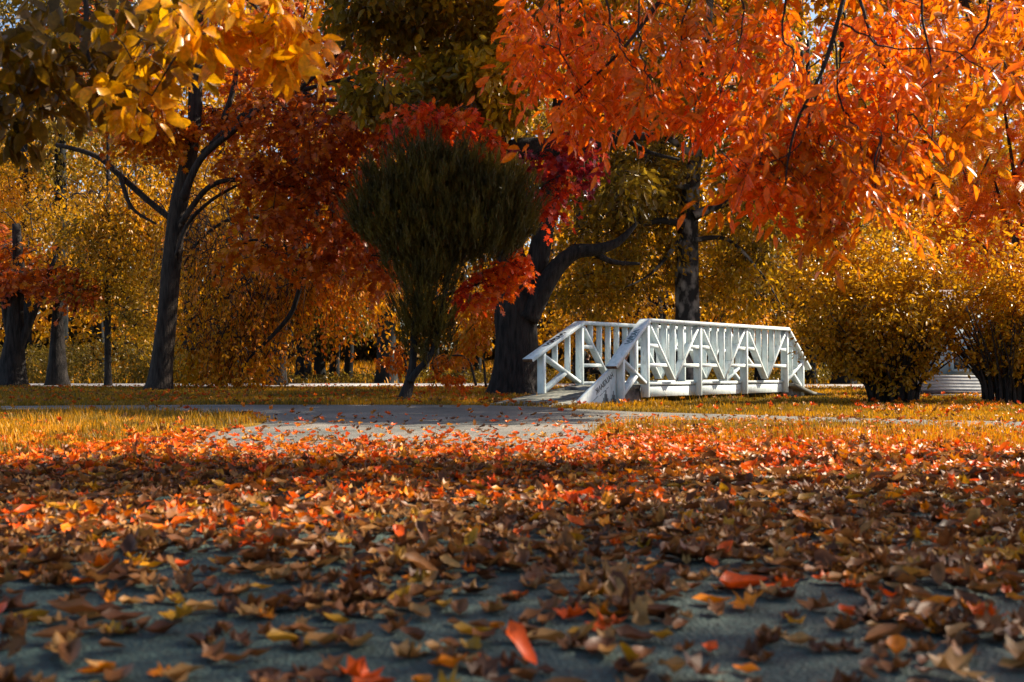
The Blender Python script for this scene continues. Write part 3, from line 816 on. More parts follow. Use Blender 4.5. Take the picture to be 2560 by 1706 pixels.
# ------------------------------------------------------------------ seated people
def skin_body(name, joints, edges, mat, parent, sub=1):
    me = bpy.data.meshes.new(name); me.from_pydata([j[:3] for j in joints], edges, [])
    o = bpy.data.objects.new(name, me); COL.objects.link(o)
    m = o.modifiers.new('skin', 'SKIN')
    for i, j in enumerate(joints):
        sv = me.skin_vertices[0].data[i]; r = j[3]; sv.radius = (r, r * (j[4] if len(j) > 4 else 1)); sv.use_root = (i == 0)
    s = o.modifiers.new('sub', 'SUBSURF'); s.levels = sub; s.render_levels = sub
    dg = bpy.context.evaluated_depsgraph_get(); em = bpy.data.meshes.new_from_object(o.evaluated_get(dg))
    o.modifiers.clear(); o.data = em; em.name = name; em.materials.clear(); em.materials.append(mat)
    for p in em.polygons: p.use_smooth = True
    o.parent = parent
    return o
M['skin'] = solidmat('skin', (.35, .2, .13), (.45, .27, .18), 20, .5)
M['hair'] = solidmat('dark_hair', (.008, .006, .005), (.03, .02, .015), 60, .4)
M['navy'] = solidmat('navy_cloth', (.012, .02, .035), (.03, .045, .07), 30, .8)
M['blackcloth'] = solidmat('black_cloth', (.008, .01, .01), (.025, .028, .028), 30, .85)
M['palecloth'] = solidmat('pale_grey_cloth', (.4, .5, .5), (.6, .66, .66), 30, .8)
M['beige'] = solidmat('beige_cloth', (.5, .38, .22), (.68, .54, .36), 30, .8)
M['shoe'] = solidmat('white_shoe', (.65, .75, .75), (.8, .85, .85), 30, .5)
M['redcloth'] = solidmat('red_sock', (.4, .03, .05), (.5, .05, .07), 30, .8)
def person(px, d, label, jacket, trousers, cap, crossed, f=1):
    x = (px - 1280) * d / F
    t = thing('person', label, 'person', (x, d - .05, float(zt(0, d))), 0.0)
    zs = .52
    hd_ = (f * .06, -.02, 1.17)
    J = [(0, 0, zs, .13, .9), (0, 0, .78, .125, .8), (0.01, 0, .96, .13, .75), (.02, 0, 1.03, .055), (.05, -.01, 1.12, .085, .95), (.06, -.01, 1.2, .09, .95), (f * .13, -.01, 1.14, .022)]
    E = [(0, 1), (1, 2), (2, 3), (3, 4), (4, 5), (4, 6)]
    def limb(st, pts):
        prev = st
        for p in pts:
            J.append(p); E.append((prev, len(J) - 1)); prev = len(J) - 1
        return prev
    for s in (-1, 1):
        h = limb(2, [(0, s * .17, .95, .06), (f * .08, s * .2, .74, .048), (f * .26, s * .12, .62, .036), (f * .33, s * .08, .61, .036, .5)])
        for k in range(4):
            J.append((f * (.40 - .01 * abs(k - 1)), s * (.055 + .02 * k), .60, .010)); E.append((h, len(J) - 1))
            J.append((f * (.425 - .01 * abs(k - 1)), s * (.055 + .02 * k), .57, .008)); E.append((len(J) - 2, len(J) - 1))
        J.append((f * .35, s * .03, .585, .011)); E.append((h, len(J) - 1))
    if crossed:
        limb(0, [(f * .40, -.09, .60, .075), (f * .62, -.02, .38, .05), (f * .68, 0, .32, .035)])
        limb(0, [(f * .40, .10, .50, .075), (f * .45, .1, .10, .045), (f * .5, .1, .05, .035)])
        feet = [(f * .70, 0, .30, -.35), (f * .5, .1, .04, 0)]
    else:
        feet = []
        for s in (-1, 1):
            limb(0, [(f * .40, s * .1, .50, .075), (f * .44, s * .1, .10, .045), (f * .48, s * .1, .05, .035)]); feet.append((f * .48, s * .1, .04, 0))
    skin_body('body', J, E, M['skin'], t, 1)
    jk = [(0, 0, .50, .155, .95), (0, 0, .78, .15, .85), (.01, 0, .95, .155, .8), (.02, 0, 1.03, .075)]
    je = [(0, 1), (1, 2), (2, 3)]
    for s in (-1, 1):
        b = len(jk); jk += [(0, s * .18, .94, .078), (f * .08, s * .21, .74, .065), (f * .24, s * .13, .63, .05)]; je += [(2, b), (b, b + 1), (b + 1, b + 2)]
    skin_body('jacket', jk, je, jacket, t, 1)
    tr = [(0, 0, .50, .15, .9)]; te = []
    for s in (-1, 1):
        b = len(tr)
        if crossed and s < 0: tr += [(f * .40, -.09, .60, .092), (f * .60, -.02, .40, .066)]
        else: tr += [(f * .40, s * .1, .51, .092), (f * .45, s * .1, .14, .062)]
        te += [(0, b), (b, b + 1)]
    skin_body('trousers', tr, te, trousers, t, 1)
    if cap is None:
        skin_body('hair', [(.035, -.01, 1.14, .085), (.04, -.01, 1.235, .088), (-.02 * f, -.01, 1.06, .05)], [(0, 1), (0, 2)], M['hair'], t, 1)
    else:
        skin_body('hat', [(.05, -.01, 1.22, .11), (.05, -.01, 1.28, .085), (f * .17, -.01, 1.205, .04, .5)], [(0, 1), (0, 2)], cap, t, 1)
    for fx, fy, fz, dz in feet:
        skin_body('shoe', [(fx - f * .02, fy, fz + .03, .05), (fx + f * .09, fy, fz + dz * -.1, .045), (fx + f * .19, fy, fz + dz * .12 + .01, .035)], [(0, 1), (1, 2)], M['shoe'], t, 1)
    if crossed:
        skin_body('sock', [(f * .62, -.02, .385, .055), (f * .67, 0, .335, .05)], [(0, 1)], M['redcloth'], t, 1)
    return t
person(1467, 42.9, 'dark haired person in dark jacket sitting cross legged with a white shoe', M['blackcloth'], M['blackcloth'], None, True)
person(1562, 42.9, 'person in beige hat and navy clothes sitting behind the near bridge railing', M['navy'], M['navy'], M['beige'], False)

# ================================================================== TREES
def rt(px, d, r0, top=(0, 0), ys=None): pass

# --- left dark maple (trunk leaning slightly right)
D = 27.5
tree('maple_tree', 'tall dark maple trunk left of the path, leaning right under orange red leaves', 'tree', (W(400, 975, D)[0], D, 0),
     [(wl([(400, 978), (405, 900), (418, 780), (430, 660), (447, 520), (470, 410), (488, 300), (492, 200), (500, 60), (505, -200)], D), [.30, .265, .25, .245, .235, .21, .16, .14, .12, .08]),
      (wl([(455, 500), (500, 400), (580, 330), (690, 245), (760, 225), (900, 190), (1000, 180)], D - 1), [.12, .09, .08, .075, .06, .045, .02]),
      (wl([(505, 385), (590, 300), (650, 268), (730, 225)], D - .5), [.075, .065, .055, .035]),
      (wl([(740, 225), (800, 248), (870, 252)], D - 1), [.07, .06, .03]),
      (wl([(560, 300), (585, 215), (600, 120)], D), [.09, .07, .05]),
      (wl([(452, 560), (520, 470), (600, 450), (720, 465), (880, 492)], D - .6), [.085, .07, .055, .05, .02]),
      (wl([(440, 640), (470, 560), (530, 500), (610, 455)], D - .3), [.06, .055, .045, .03]),
      (wl([(445, 560), (380, 510), (300, 440), (240, 390), (140, 362)], D + .4), [.085, .085, .08, .075, .05]),
      (wl([(300, 440), (330, 520), (390, 560)], D + .2), [.07, .05, .03]),
      (wl([(740, 230), (830, 150), (900, 60), (960, -40)], D - 1.4), [.06, .05, .04, .03]),
      (wl([(860, 200), (960, 240), (1060, 330)], D - 1.2), [.04, .03, .02])],
     [(380, 335, 120, 45, D - .6, 1.2, 1100, .6, 1), (330, 230, 120, 50, D - .4, 1.2, 600, .3, .95), (470, 330, 40, 30, D - .6, .4, 130, .5, 1), (560, 300, 110, 55, D + .8, 1, 900, .35, .95), (710, 300, 140, 75, D - 1.2, 2, 1300, .15, .9), (860, 330, 150, 85, D - 1.5, 2, 1500, .1, .8), (1010, 330, 120, 85, D - 1.5, 2, 1000, .15, .8),
      (660, 430, 130, 50, D - 1, 1.8, 1100, .25, .95), (810, 450, 140, 65, D - 1, 1.8, 1300, .1, .8), (720, 545, 140, 55, D - 1, 1.8, 1300, .2, .95), (890, 590, 110, 75, D - 1.2, 1.6, 1100, .05, .75), (640, 640, 110, 40, D - 1, 1.4, 460, .5, 1), (800, 660, 110, 40, D - 1, 1.4, 460, .4, .95), (960, 680, 80, 50, D - 1.2, 1.2, 360, .2, .8),
      (600, 190, 110, 50, D + .8, 1.4, 500, .3, .95), (780, 150, 190, 75, D, 2.4, 1200, .15, .85), (1040, 180, 130, 75, D - 1, 2, 800, .2, .8), (300, 120, 220, 100, D + 1, 2.5, 700, .3, .9), (680, 20, 300, 80, D, 3, 1100, .15, .85), (500, -250, 600, 200, D, 4, 3000, .2, .9)],
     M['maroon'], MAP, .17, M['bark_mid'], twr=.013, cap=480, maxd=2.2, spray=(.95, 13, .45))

# --- leaning conifer by the path
def conifer():
    D = 17.6
    base = (W(1010, 1003, D)[0], D, 0)
    root = thing('conifer_tree', 'dark leaning conifer with feathery crown standing at the path edge', 'tree', base)
    B = Bulk(); P1 = tube(B, wl([(1008, 1006), (1012, 985), (1022, 955), (1030, 925), (1034, 880), (1040, 780), (1060, 640), (1100, 480), (1130, 400)], D), [.10, .085, .075, .07, .065, .06, .06, .05, .02], 12, 4, .12, True)
    B.build('trunk', M['bark'], root, True)
    B = Bulk(); P2 = tube(B, wl([(1024, 955), (1045, 925), (1072, 895), (1095, 840), (1110, 740), (1150, 600)], D - .1), [.06, .055, .05, .045, .045, .03], 8, 4, .1)
    B.build('branch', M['bark'], root, True)
    B = Bulk()
    parts = [(1048, 815, 50, 62, 900), (1098, 815, 42, 66, 800), (1056, 740, 66, 80, 2600), (1076, 655, 70, 60, 2400), (1012, 600, 74, 48, 1400), (1090, 560, 160, 90, 5200),
             (975, 500, 90, 80, 2700), (1200, 565, 120, 65, 3000), (1185, 490, 150, 100, 5200), (1080, 440, 120, 85, 3200), (1265, 520, 80, 75, 2600), (1240, 450, 80, 60, 1800), (1120, 410, 100, 50, 1900), (990, 430, 70, 45, 1000), (930, 520, 50, 60, 700), (1060, 385, 60, 35, 700)]
    C = W(1080, 640, D)
    allpos, allout, S = [], [], []
    for (px, py, rx, ry, n) in parts:
        c = W(px, py, D); R = np.array([rx * D / F, min(rx, 120) * D / F * 1.0, ry * D / F])
        q = norm(rng.normal(size=(n, 3))) * rng.random((n, 1)) ** .3
        # tufts
        m = max(6, n // 16); tq = norm(rng.normal(size=(m, 3))) * (rng.random((m, 1)) ** .3) * (.8 + .35 * rng.random((m, 1))); kk = rng.integers(0, m, n)
        ax = norm(tq * np.array([.5, .5, .35]) + np.array([0, 0, .8]) + rng.normal(size=(m, 3)) * .12)     # each plume rises outward
        tl = rng.random((n, 1)) ** 1.2; q = tq[kk]
        p = c + q * R + ax[kk] * tl * (.28 + .34 * rng.random((m, 1)) ** 2)[kk] - np.array([0, 0, .30]) + rng.normal(size=(n, 3)) * .035 * (1.2 - tl); allpos.append(p); allout.append(norm(q * np.array([1, 1, .6]))); S.append(c + tq * R * .8)
    p = np.concatenate(allpos); o = np.concatenate(allout)
    d = o * .45 + rng.normal(size=p.shape) * .2; d[:, 2] += 1.0
    nr = rng.normal(size=p.shape)
    edge = np.clip((p[:, 0] - W(1180, 450, D)[0]) / .7, 0, 1) * np.clip((p[:, 2] - W(1180, 480, D)[2]) / .5, 0, 1)  # sun on the crown's upper right is painted as a paler golden tint
    tt = .0 + .2 * rng.random(len(p)) + .38 * vnoise(p[:, 0], p[:, 2], 5, 3) + .5 * edge
    low = p[:, 2] < W(0, 700, D)[2]; keep = ~(low & (rng.random(len(p)) < .25))
    k = rng.integers(0, 3, len(p))
    for i in range(3):
        w = (k == i) & keep; put(B, SPR[i], p[w], d[w], nr[w], .13 + .13 * rng.random(w.sum()) ** 2, tt[w])
    B.build('crown', M['conifer'], root)
    B = Bulk(); twigs(B, list(P1[8:]) + list(P2), np.concatenate(S), .008, 260, .05, 1.2); tag(B.build('twigs', M['twig'], root), kind='stuff')
conifer()

# --- big dark tree left of the bridge
D = 22.5
tree('old_oak_tree', 'massive dark forked trunk with flared roots just left of the footbridge', 'tree', (W(1288, 985, D)[0], D, 0),
     [(wl([(1290, 992), (1290, 960), (1292, 880), (1290, 790), (1288, 720), (1275, 640), (1262, 560), (1250, 450), (1240, 300), (1230, 60)], D), [.52, .47, .45, .45, .40, .30, .26, .24, .22, .16]),
      (wl([(1318, 800), (1330, 720), (1345, 640), (1360, 570), (1375, 480), (1390, 380), (1400, 200)], D), [.28, .26, .24, .22, .2, .17, .12]),
      (wl([(1320, 800), (1365, 710), (1400, 660), (1440, 630), (1490, 625), (1545, 605), (1590, 560)], D - .3), [.24, .21, .18, .16, .13, .09, .04]),
      (wl([(1235, 400), (1300, 375), (1400, 372), (1480, 365), (1560, 340), (1640, 345)], D - .4), [.28, .27, .22, .16, .14, .06]),
      (wl([(1480, 628), (1530, 655), (1600, 660)], D - .2), [.09, .06, .03]),
      (wl([(1560, 345), (1620, 380), (1700, 400)], D), [.07, .05, .03]),
      (wl([(1275, 640), (1230, 580), (1180, 470)], D), [.18, .14, .08])],
     [(950, 40, 160, 70, D - 2, 1.6, 1200, .0, .6), (960, 240, 120, 60, D - 3, 1.2, 600, .1, .7), (1180, 60, 190, 110, D - 1, 2.5, 2700, .1, .8), (1230, 220, 110, 110, D - 1.5, 2, 2100, .15, .9), (1120, 230, 120, 90, D - 1.5, 1.5, 1300, .1, .75),
      (1440, 80, 160, 130, D + .5, 2.5, 1500, .1, .8), (1560, 480, 90, 60, D, 1.5, 500, .0, .6), (1300, -280, 500, 200, D, 4, 3500, .1, .8)],
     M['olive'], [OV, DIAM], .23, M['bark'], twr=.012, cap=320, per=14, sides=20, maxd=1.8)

# --- young crimson maple hidden behind the conifer
D = 18.4
tree('crimson_maple_tree', 'young crimson maple whose bright red sprays show right of the conifer', 'tree', (W(1016, 985, D)[0], D, 0),
     [(wl([(1016, 1002), (1030, 950), (1036, 880), (1050, 720), (1110, 560), (1190, 400), (1210, 320)], D), [.06, .055, .05, .05, .05, .04, .02]),
      (wl([(1130, 600), (1220, 520), (1320, 480), (1400, 440)], D + .4), [.04, .035, .03, .012]),
      (wl([(1046, 760), (1140, 730), (1250, 690)], D), [.035, .03, .012]),
      (wl([(1190, 420), (1300, 400), (1420, 340)], D + .5), [.03, .02, .01])],
     [(1360, 500, 62, 55, D + .4, .7, 351, .2, .8), (1405, 400, 50, 70, D + .5, .6, 297, .1, .8), (1440, 340, 40, 45, D + .5, .5, 121, .1, .6), (1330, 420, 80, 45, D + .5, .6, 229, .0, .6), (1470, 420, 38, 60, D + .5, .5, 162, .0, .7),
      (1250, 690, 75, 50, D, .6, 351, .55, 1), (1190, 735, 65, 40, D, .6, 216, .5, 1), (1300, 660, 30, 40, D, .4, 148, .55, 1),
      (1090, 310, 150, 50, D, 1, 756, .45, 1), (1220, 370, 50, 35, D, .7, 351, .4, 1)],
     M['crimson'], MAP, .14, M['bark_mid'], twr=.007, cap=200, maxd=1.6, spray=(.5, 9, .4))

# --- orange leaved saplings round the conifer's foot
def sapling(label, pts, cl, D, mat, size, T=OV, twr=.006, cap=40):
    b = (pts[0][0] - 1280) * D / F
    tree('sapling', label, 'sapling', (b, D, float(zt(0, D))), [(wl(pts, D), list(np.linspace(.03, .01, len(pts))))], cl, mat, T, size, M['twig'], flare=False, twr=twr, cap=cap, per=7, sides=6, trunkname='stem', group='orange leaved saplings behind the conifer', droop=1.3)
sapling('small sapling with hanging orange leaves left of the conifer trunk', [(1016, 970), (1012, 900), (985, 870), (960, 880)], [(990, 885, 26, 24, 20.5, .3, 150, .2, .7), (962, 905, 26, 12, 20.5, .2, 70, .2, .7), (998, 920, 18, 26, 20.5, .2, 110, .2, .7)], 20.5, M['orange'], .09)
sapling('low sapling with hanging orange leaves right of the conifer trunk', [(1190, 965), (1170, 900), (1130, 890), (1090, 920)], [(1130, 905, 60, 18, 20.8, .3, 190, .0, .4), (1090, 945, 22, 26, 20.8, .2, 100, .1, .6), (1130, 950, 30, 16, 20.8, .2, 110, .2, .7), (1155, 960, 14, 20, 20.8, .2, 60, .3, .8)], 20.8, M['orange'], .095)
sapling('yellow leaved sapling between the conifer and the big dark trunk', [(1215, 968), (1205, 880), (1180, 800), (1190, 720)], [(1195, 810, 45, 85, 24.5, .7, 900, .5, 1), (1160, 860, 40, 40, 24.5, .5, 240, .5, 1), (1150, 900, 50, 25, 24.5, .4, 160, .5, 1)], 24.5, M['gold'], .13)

# --- mottled tree behind the bridge
D = 26.0
tree('plane_tree', 'tall tree with mottled grey bark rising behind the footbridge', 'tree', (W(1716, 970, D)[0], D, 0),
     [(wl([(1716, 979), (1717, 900), (1718, 780), (1719, 660), (1720, 560), (1728, 450), (1742, 330), (1760, 180), (1780, -60)], D), [.36, .33, .30, .29, .27, .21, .16, .12, .08]),
      (wl([(1712, 560), (1650, 552), (1590, 560), (1540, 525), (1470, 515)], D - .6), [.12, .08, .07, .06, .02]),
      (wl([(1735, 540), (1790, 515), (1850, 500), (1920, 470)], D - .4), [.13, .11, .08, .03]),
      (wl([(1722, 470), (1640, 450), (1560, 462), (1480, 440)], D - .6), [.09, .07, .05, .02]),
      (wl([(1735, 390), (1660, 340), (1590, 310), (1500, 290)], D - .5), [.09, .07, .05, .02]),
      (wl([(1700, 600), (1660, 650), (1620, 690), (1560, 720)], D - .4), [.06, .05, .03, .015]),
      (wl([(1745, 320), (1800, 250), (1860, 180)], D), [.08, .06, .03]),
      (wl([(1740, 600), (1820, 600), (1900, 680), (1950, 760)], D - .5), [.07, .05, .03, .015])],
     [(1570, 460, 170, 150, D + .3, 2.4, 6200, .0, .75), (1690, 470, 50, 90, D + .8, 1, 700, .0, .8), (1560, 640, 190, 100, D + .6, 2, 3400, .1, .8), (1880, 560, 120, 120, D + .3, 2, 2600, .05, .8), (1850, 700, 110, 90, D + .6, 1.8, 1800, .2, .9),
      (1620, 260, 190, 90, D, 2.2, 2600, .1, .8), (1850, 360, 150, 130, D, 2, 2200, .0, .8), (1480, 740, 120, 70, D + 1, 1.6, 1200, .2, .9), (1750, 120, 260, 120, D, 3, 2600, .1, .8), (1750, -200, 400, 200, D, 4, 2100, .1, .8)],
     M['olive'], [DIAM, OV], .15, M['bark_plane'], twr=.011, cap=600, per=15, maxd=1.7, sides=18)

# --- round golden shrubs at the right
def shrub(px, ybase, D, label, stems, cl, size=.075, spreadpx=70, mat='gold', grp='large round shrubs at the right of the lawn'):
    x0 = (px - 1280) * D / F
    root = thing('shrub', label, 'shrub', (x0, D, 0), group=grp)
    nodes = []
    B = Bulk()
    for k in range(stems):
        a = rng.random() * 6.283; r = .36 * math.sqrt(rng.random()) * spreadpx / 70
        bx, by = x0 + math.cos(a) * r, D + math.sin(a) * r
        hgt = .75 + .6 * rng.random(); lx, ly = math.cos(a) * (.15 + .7 * rng.random()) + rng.normal() * .12, math.sin(a) * (.15 + .6 * rng.random())
        P = tube(B, [(bx, by, 0), (bx + lx * .15, by + ly * .15, hgt * .35), (bx + lx * .6, by + ly * .6, hgt * .75), (bx + lx * 1.1, by + ly * 1.1, hgt * 1.15)], [.032, .024, .014, .005], 6, 3, .1)
        nodes += list(P[4:])
    B.build('stems', M['bark'], root, True)
    S, pos, tt, out = scatter([c[:7] + (c[7] * .6, c[8] * .8) for c in cl], 14, .5)
    ok = pos[:, 2] > .1
    B = Bulk(); leaves(B, OV, pos[ok], out[ok], tt[ok], size, .5); B.build('crown', M[mat], root)
    B = Bulk(); twigs(B, nodes, S, .005, 420, .05, .9); tag(B.build('twigs', M['twig'], root), kind='stuff')
shrub(2235, 1008, 16.8, 'big round golden leaved shrub on a dark thicket of stems right of the bridge', 110,
      [(2220, 810, 195, 120, 16.8, 1.2, 8800, .12, .7), (2100, 740, 120, 90, 16.8, .9, 1500, .3, .8), (2330, 740, 110, 100, 16.8, 1, 1800, .3, .8), (2220, 660, 150, 80, 16.8, .9, 1600, .3, .8), (2060, 850, 80, 55, 16.8, .7, 800, .3, .8), (2140, 905, 90, 40, 16.6, .5, 900, .15, .7), (2290, 915, 60, 36, 16.5, .4, 500, .2, .8), (2230, 940, 60, 40, 16.3, .3, 260, .1, .5), (2190, 760, 250, 170, 17.0, 1.4, 1500, .3, .85), (2050, 680, 110, 100, 17.2, .8, 420, .4, .9), (2240, 580, 180, 60, 17.3, .8, 560, .4, .9), (2340, 850, 90, 45, 16.6, .4, 620, .35, .9)], .078)
shrub(2520, 1010, 16.2, 'dark shrub with orange tinged leaves at the right edge behind the lawn', 70,
      [(2530, 870, 90, 90, 16.1, .8, 3800, .1, .7), (2500, 770, 120, 80, 16.3, .9, 2600, .25, .85), (2570, 720, 100, 110, 16.2, 1, 2200, .3, 1), (2560, 920, 60, 60, 16, .6, 900, .0, .5), (2445, 905, 30, 26, 16, .3, 90, .3, .9), (2480, 640, 120, 90, 16.6, .9, 500, .4, 1)], .078)

# --- sumacs with comb-like orange leaves
def sumac(px, D, label, limbs, cl, size=.5):
    tree('sumac_tree', label, 'tree', ((px - 1280) * D / F, D, 0), limbs, cl, M['sumac'], SUM, size, M['bark_mid'], flare=False, twr=.009, cap=140, per=5, spread=.55, sides=8, droop=.55, maxd=2, group='sumac trees with orange comb leaves')
sumac(2330, 30, 'orange sumac with comb leaves rising behind the big golden shrub', [(wl([(2330, 971), (2330, 800), (2350, 600), (2320, 400), (2300, 250)], 30), [.09, .08, .07, .05, .03]), (wl([(2345, 600), (2290, 480), (2210, 420)], 30), [.05, .04, .02]), (wl([(2350, 620), (2430, 480), (2480, 380)], 30), [.05, .04, .02])],
      [(2320, 330, 150, 140, 30, 1.4, 288, .1, .8), (2280, 500, 150, 90, 30, 1.3, 189, .1, .9), (2400, 560, 110, 110, 30, 1.2, 148, .2, 1), (2200, 300, 90, 120, 30, 1.2, 107, .0, .6), (2340, 100, 160, 110, 30, 1.5, 214, .2, .9)])
sumac(2640, 31, 'tall orange red sumac leaning in at the right edge', [(wl([(2640, 970), (2600, 800), (2560, 600), (2530, 400), (2500, 200)], 31), [.1, .09, .07, .05, .03]), (wl([(2560, 620), (2480, 520), (2420, 440)], 31), [.05, .04, .02]), (wl([(2540, 440), (2600, 300), (2640, 200)], 31), [.05, .04, .02])],
      [(2480, 300, 120, 130, 31, 1.3, 214, .4, 1), (2500, 520, 100, 110, 31, 1.2, 165, .4, 1), (2450, 660, 80, 60, 31, 1, 74, .3, 1), (2560, 700, 80, 80, 31, 1, 82, .2, .9), (2500, 120, 140, 110, 31, 1.3, 173, .3, 1), (2650, 420, 120, 250, 31, 1.5, 288, .3, 1)])

sumac(2640, 18.6, 'nearer red orange sumac rising from behind the shadowed shrub at the right edge', [(wl([(2640, 1001), (2610, 850), (2570, 700), (2520, 560), (2480, 430)], 18.6), [.07, .06, .05, .035, .015]), (wl([(2590, 780), (2500, 660), (2420, 580)], 18.6), [.03, .025, .012]), (wl([(2560, 680), (2590, 540), (2600, 430)], 18.6), [.03, .02, .01])],
      [(2440, 560, 100, 70, 18.6, .6, 75, .3, 1), (2520, 640, 80, 60, 18.6, .6, 60, .3, 1), (2500, 470, 90, 60, 18.6, .6, 55, .3, 1), (2340, 540, 60, 40, 18.6, .4, 22, .2, .9), (2600, 560, 80, 90, 18.6, .6, 50, .3, 1)], .36)

# --- trees along and beyond the road
def backtree(px, ybase, D, wpx, label, cl, mat, size, name='roadside_tree', T=DIAM, top=-250, lean=0, limbs=None, cap=240, per=16, bark='bark_far', group='trees lining the far road', twr=.02, extra=None):
    z0 = float(zt(0, D)); x = (px - 1280) * D / F; r = wpx * D / F / 2
    cl = [c[:7] + (c[7] * .6, c[8] * .78) for c in cl]
    tp = W(px + lean, top, D)
    L = [([(x, D, z0 - .05), (x + (tp[0] - x) * .05, D, z0 + .6), (x + (tp[0] - x) * .3, D, z0 + (tp[2] - z0) * .3), (x + (tp[0] - x) * .65, D, z0 + (tp[2] - z0) * .65), tuple(tp)], [r * 1.15, r, r * .85, r * .55, r * .25])]
    for l in (limbs or []): L.append(l)
    return tree(name, label, 'tree', (x, D, z0), L, cl, M[mat], T, size, M[bark], group=group, twr=twr, cap=cap, per=per, maxd=3.0, sides=12, extra=extra)

D = 34
tree('forked_tree', 'dark forked trunk at the left edge under crimson leaves', 'tree', (W(30, 960, D)[0], D, 0),
     [(wl([(28, 966), (30, 900), (36, 840), (40, 760), (48, 690), (40, 560)], D), [.42, .36, .28, .24, .2, .12]),
      (wl([(38, 900), (60, 840), (85, 780), (105, 730), (140, 640)], D), [.17, .14, .12, .1, .06]),
      (wl([(30, 860), (16, 790), (8, 720), (-20, 640)], D), [.16, .13, .12, .08])],
     [(40, 705, 110, 45, D, 1.8, 900, .1, .8), (150, 705, 90, 45, D, 1.6, 560, .2, .9), (30, 640, 80, 40, D, 1.6, 300, .3, 1), (-80, 600, 120, 100, D, 2.5, 500, .3, 1), (200, 740, 60, 24, D, 1, 260, .3, 1)],
     M['maroon'], MAP, .2, M['bark'], twr=.015, cap=120, maxd=3, spray=(1.0, 10, .3))
backtree(143, 960, 35.5, 46, 'thick dark broken topped trunk second from the left by the far road', [(130, 700, 110, 60, 36, 2, 1300, .4, 1), (200, 580, 160, 110, 36.5, 2.4, 2600, .2, .8)], 'gold', 0.146, top=700, bark='bark')
backtree(270, 960, 34.5, 17, 'slender straight dark trunk left of the leaning maple', [(300, 600, 130, 110, 34, 2, 2400, .2, .8), (250, 740, 110, 60, 34.5, 1.6, 1000, .3, 1), (350, 820, 60, 60, 34, 1.2, 700, .5, 1), (330, 700, 90, 70, 35, 1.4, 900, .3, 1)], 'olive', 0.155, top=200, bark='bark')
# weeping golden tree filling the left middle
D = 33
weep = tree('weeping_tree', 'wide golden tree with weeping twigs between the maple trunk and the conifer', 'tree', (W(690, 962, D)[0], 36, 0),
     [([(W(690, 962, 36)[0], 36, 0), tuple(W(700, 800, 35)), tuple(W(720, 650, 34)), tuple(W(740, 450, 33)), tuple(W(700, 200, 33))], [.3, .26, .22, .18, .1]),
      (wl([(765, 665), (755, 700), (730, 780), (690, 830), (655, 865), (620, 900), (600, 945)], 29), [.07, .075, .07, .06, .05, .03, .015]),
      (wl([(740, 500), (760, 580), (765, 670)], 30), [.09, .08, .07]),
      (wl([(760, 690), (700, 660), (640, 700), (560, 740)], 30), [.04, .03, .02, .01]),
      (wl([(690, 560), (600, 540), (500, 600), (430, 720)], 31), [.08, .06, .04, .015]),
      (wl([(700, 640), (640, 600), (560, 640), (520, 760)], 30), [.06, .04, .03, .01])],
     [(560, 640, 200, 90, 32, 2.6, 4600, .15, .85), (620, 780, 150, 80, 30.5, 2, 3400, .25, .9), (560, 880, 120, 55, 30, 1.6, 2200, .4, .95), (760, 720, 140, 60, 31, 1.8, 2200, .3, 1), (850, 640, 120, 60, 32, 1.8, 1700, .2, .9), (500, 920, 80, 30, 29.5, 1, 700, .4, .9),
      (300, 560, 160, 100, 33, 2, 2400, .1, .7), (860, 740, 110, 40, 31, 1.3, 900, .6, 1), (640, 930, 60, 22, 29.2, .6, 260, .5, 1), (420, 500, 160, 90, 33, 2, 2000, .1, .8), (1010, 720, 120, 60, 33, 2, 900, .4, 1)],
     M['gold'], OV, .15, M['bark'], twr=.016, cap=640, maxd=2.6, sag=.3, spray=(1.5, 19, 1.1))
B = Bulk()
for k in range(95):          # bare arching twigs hanging in front of the leaves
    px, py = rng.uniform(420, 930), rng.uniform(470, 700); d = rng.uniform(27.5, 31)
    a = rng.choice([-1, 1]); w_ = rng.uniform(20, 90) * a; h_ = rng.uniform(70, 190)
    r_ = rng.uniform(.008, .02)
    P = wl([(px, py), (px + w_ * .5, py - 12), (px + w_ * .9, py + h_ * .35), (px + w_ * 1.05, py + h_)], d)
    P = [p for p in P if p[2] > .2]
    if len(P) < 3: continue
    tube(B, P, list(np.linspace(r_, r_ * .3, len(P))), 4, 4)
    if rng.random() < .6:
        q = [P[-2], P[-2] + np.array([-a * .25, 0, -.25]), P[-2] + np.array([-a * .35, 0, -.8])]
        tube(B, q, [r_ * .5, r_ * .4, r_ * .2], 4, 3)
tag(B.build('hanging_twigs', M['twig'], weep), kind='stuff')
backtree(648, 962, 45, 20, 'short leaning grey trunk behind the hanging golden branch', [(640, 700, 120, 90, 46, 2, 700, .2, .8)], 'gold', 0.215, top=500, lean=-30)
backtree(758, 962, 46, 18, 'leaning grey trunk right of the slatted bench across the road', [(770, 720, 120, 80, 47, 2, 800, .2, .9)], 'gold', 0.215, top=500, lean=-40)
for i, (px, wd, ln, lb) in enumerate(((800, 30, -10, 'leftmost of three crowded dark trunks across the road'), (835, 26, 14, 'middle of three crowded dark trunks across the road'), (868, 24, 30, 'rightmost of three crowded dark trunks across the road'))):
    backtree(px, 962, 47 + .6 * i, wd, lb, [(px - 10 + 20 * i, 800 - 20 * i, 70, 90, 46.5, 2, 900, .0, .45)], 'olive', .24, top=350, lean=ln, cap=120)
backtree(965, 963, 42, 50, 'broad grey blue trunk behind the small orange sapling', [(960, 720, 130, 80, 43, 2.4, 1200, .2, .8)], 'gold', 0.206, top=200)
backtree(1087, 963, 46, 22, 'grey trunk just right of the conifer foot across the road', [(1100, 760, 90, 80, 46, 2, 700, .3, 1)], 'gold', 0.206, top=350)
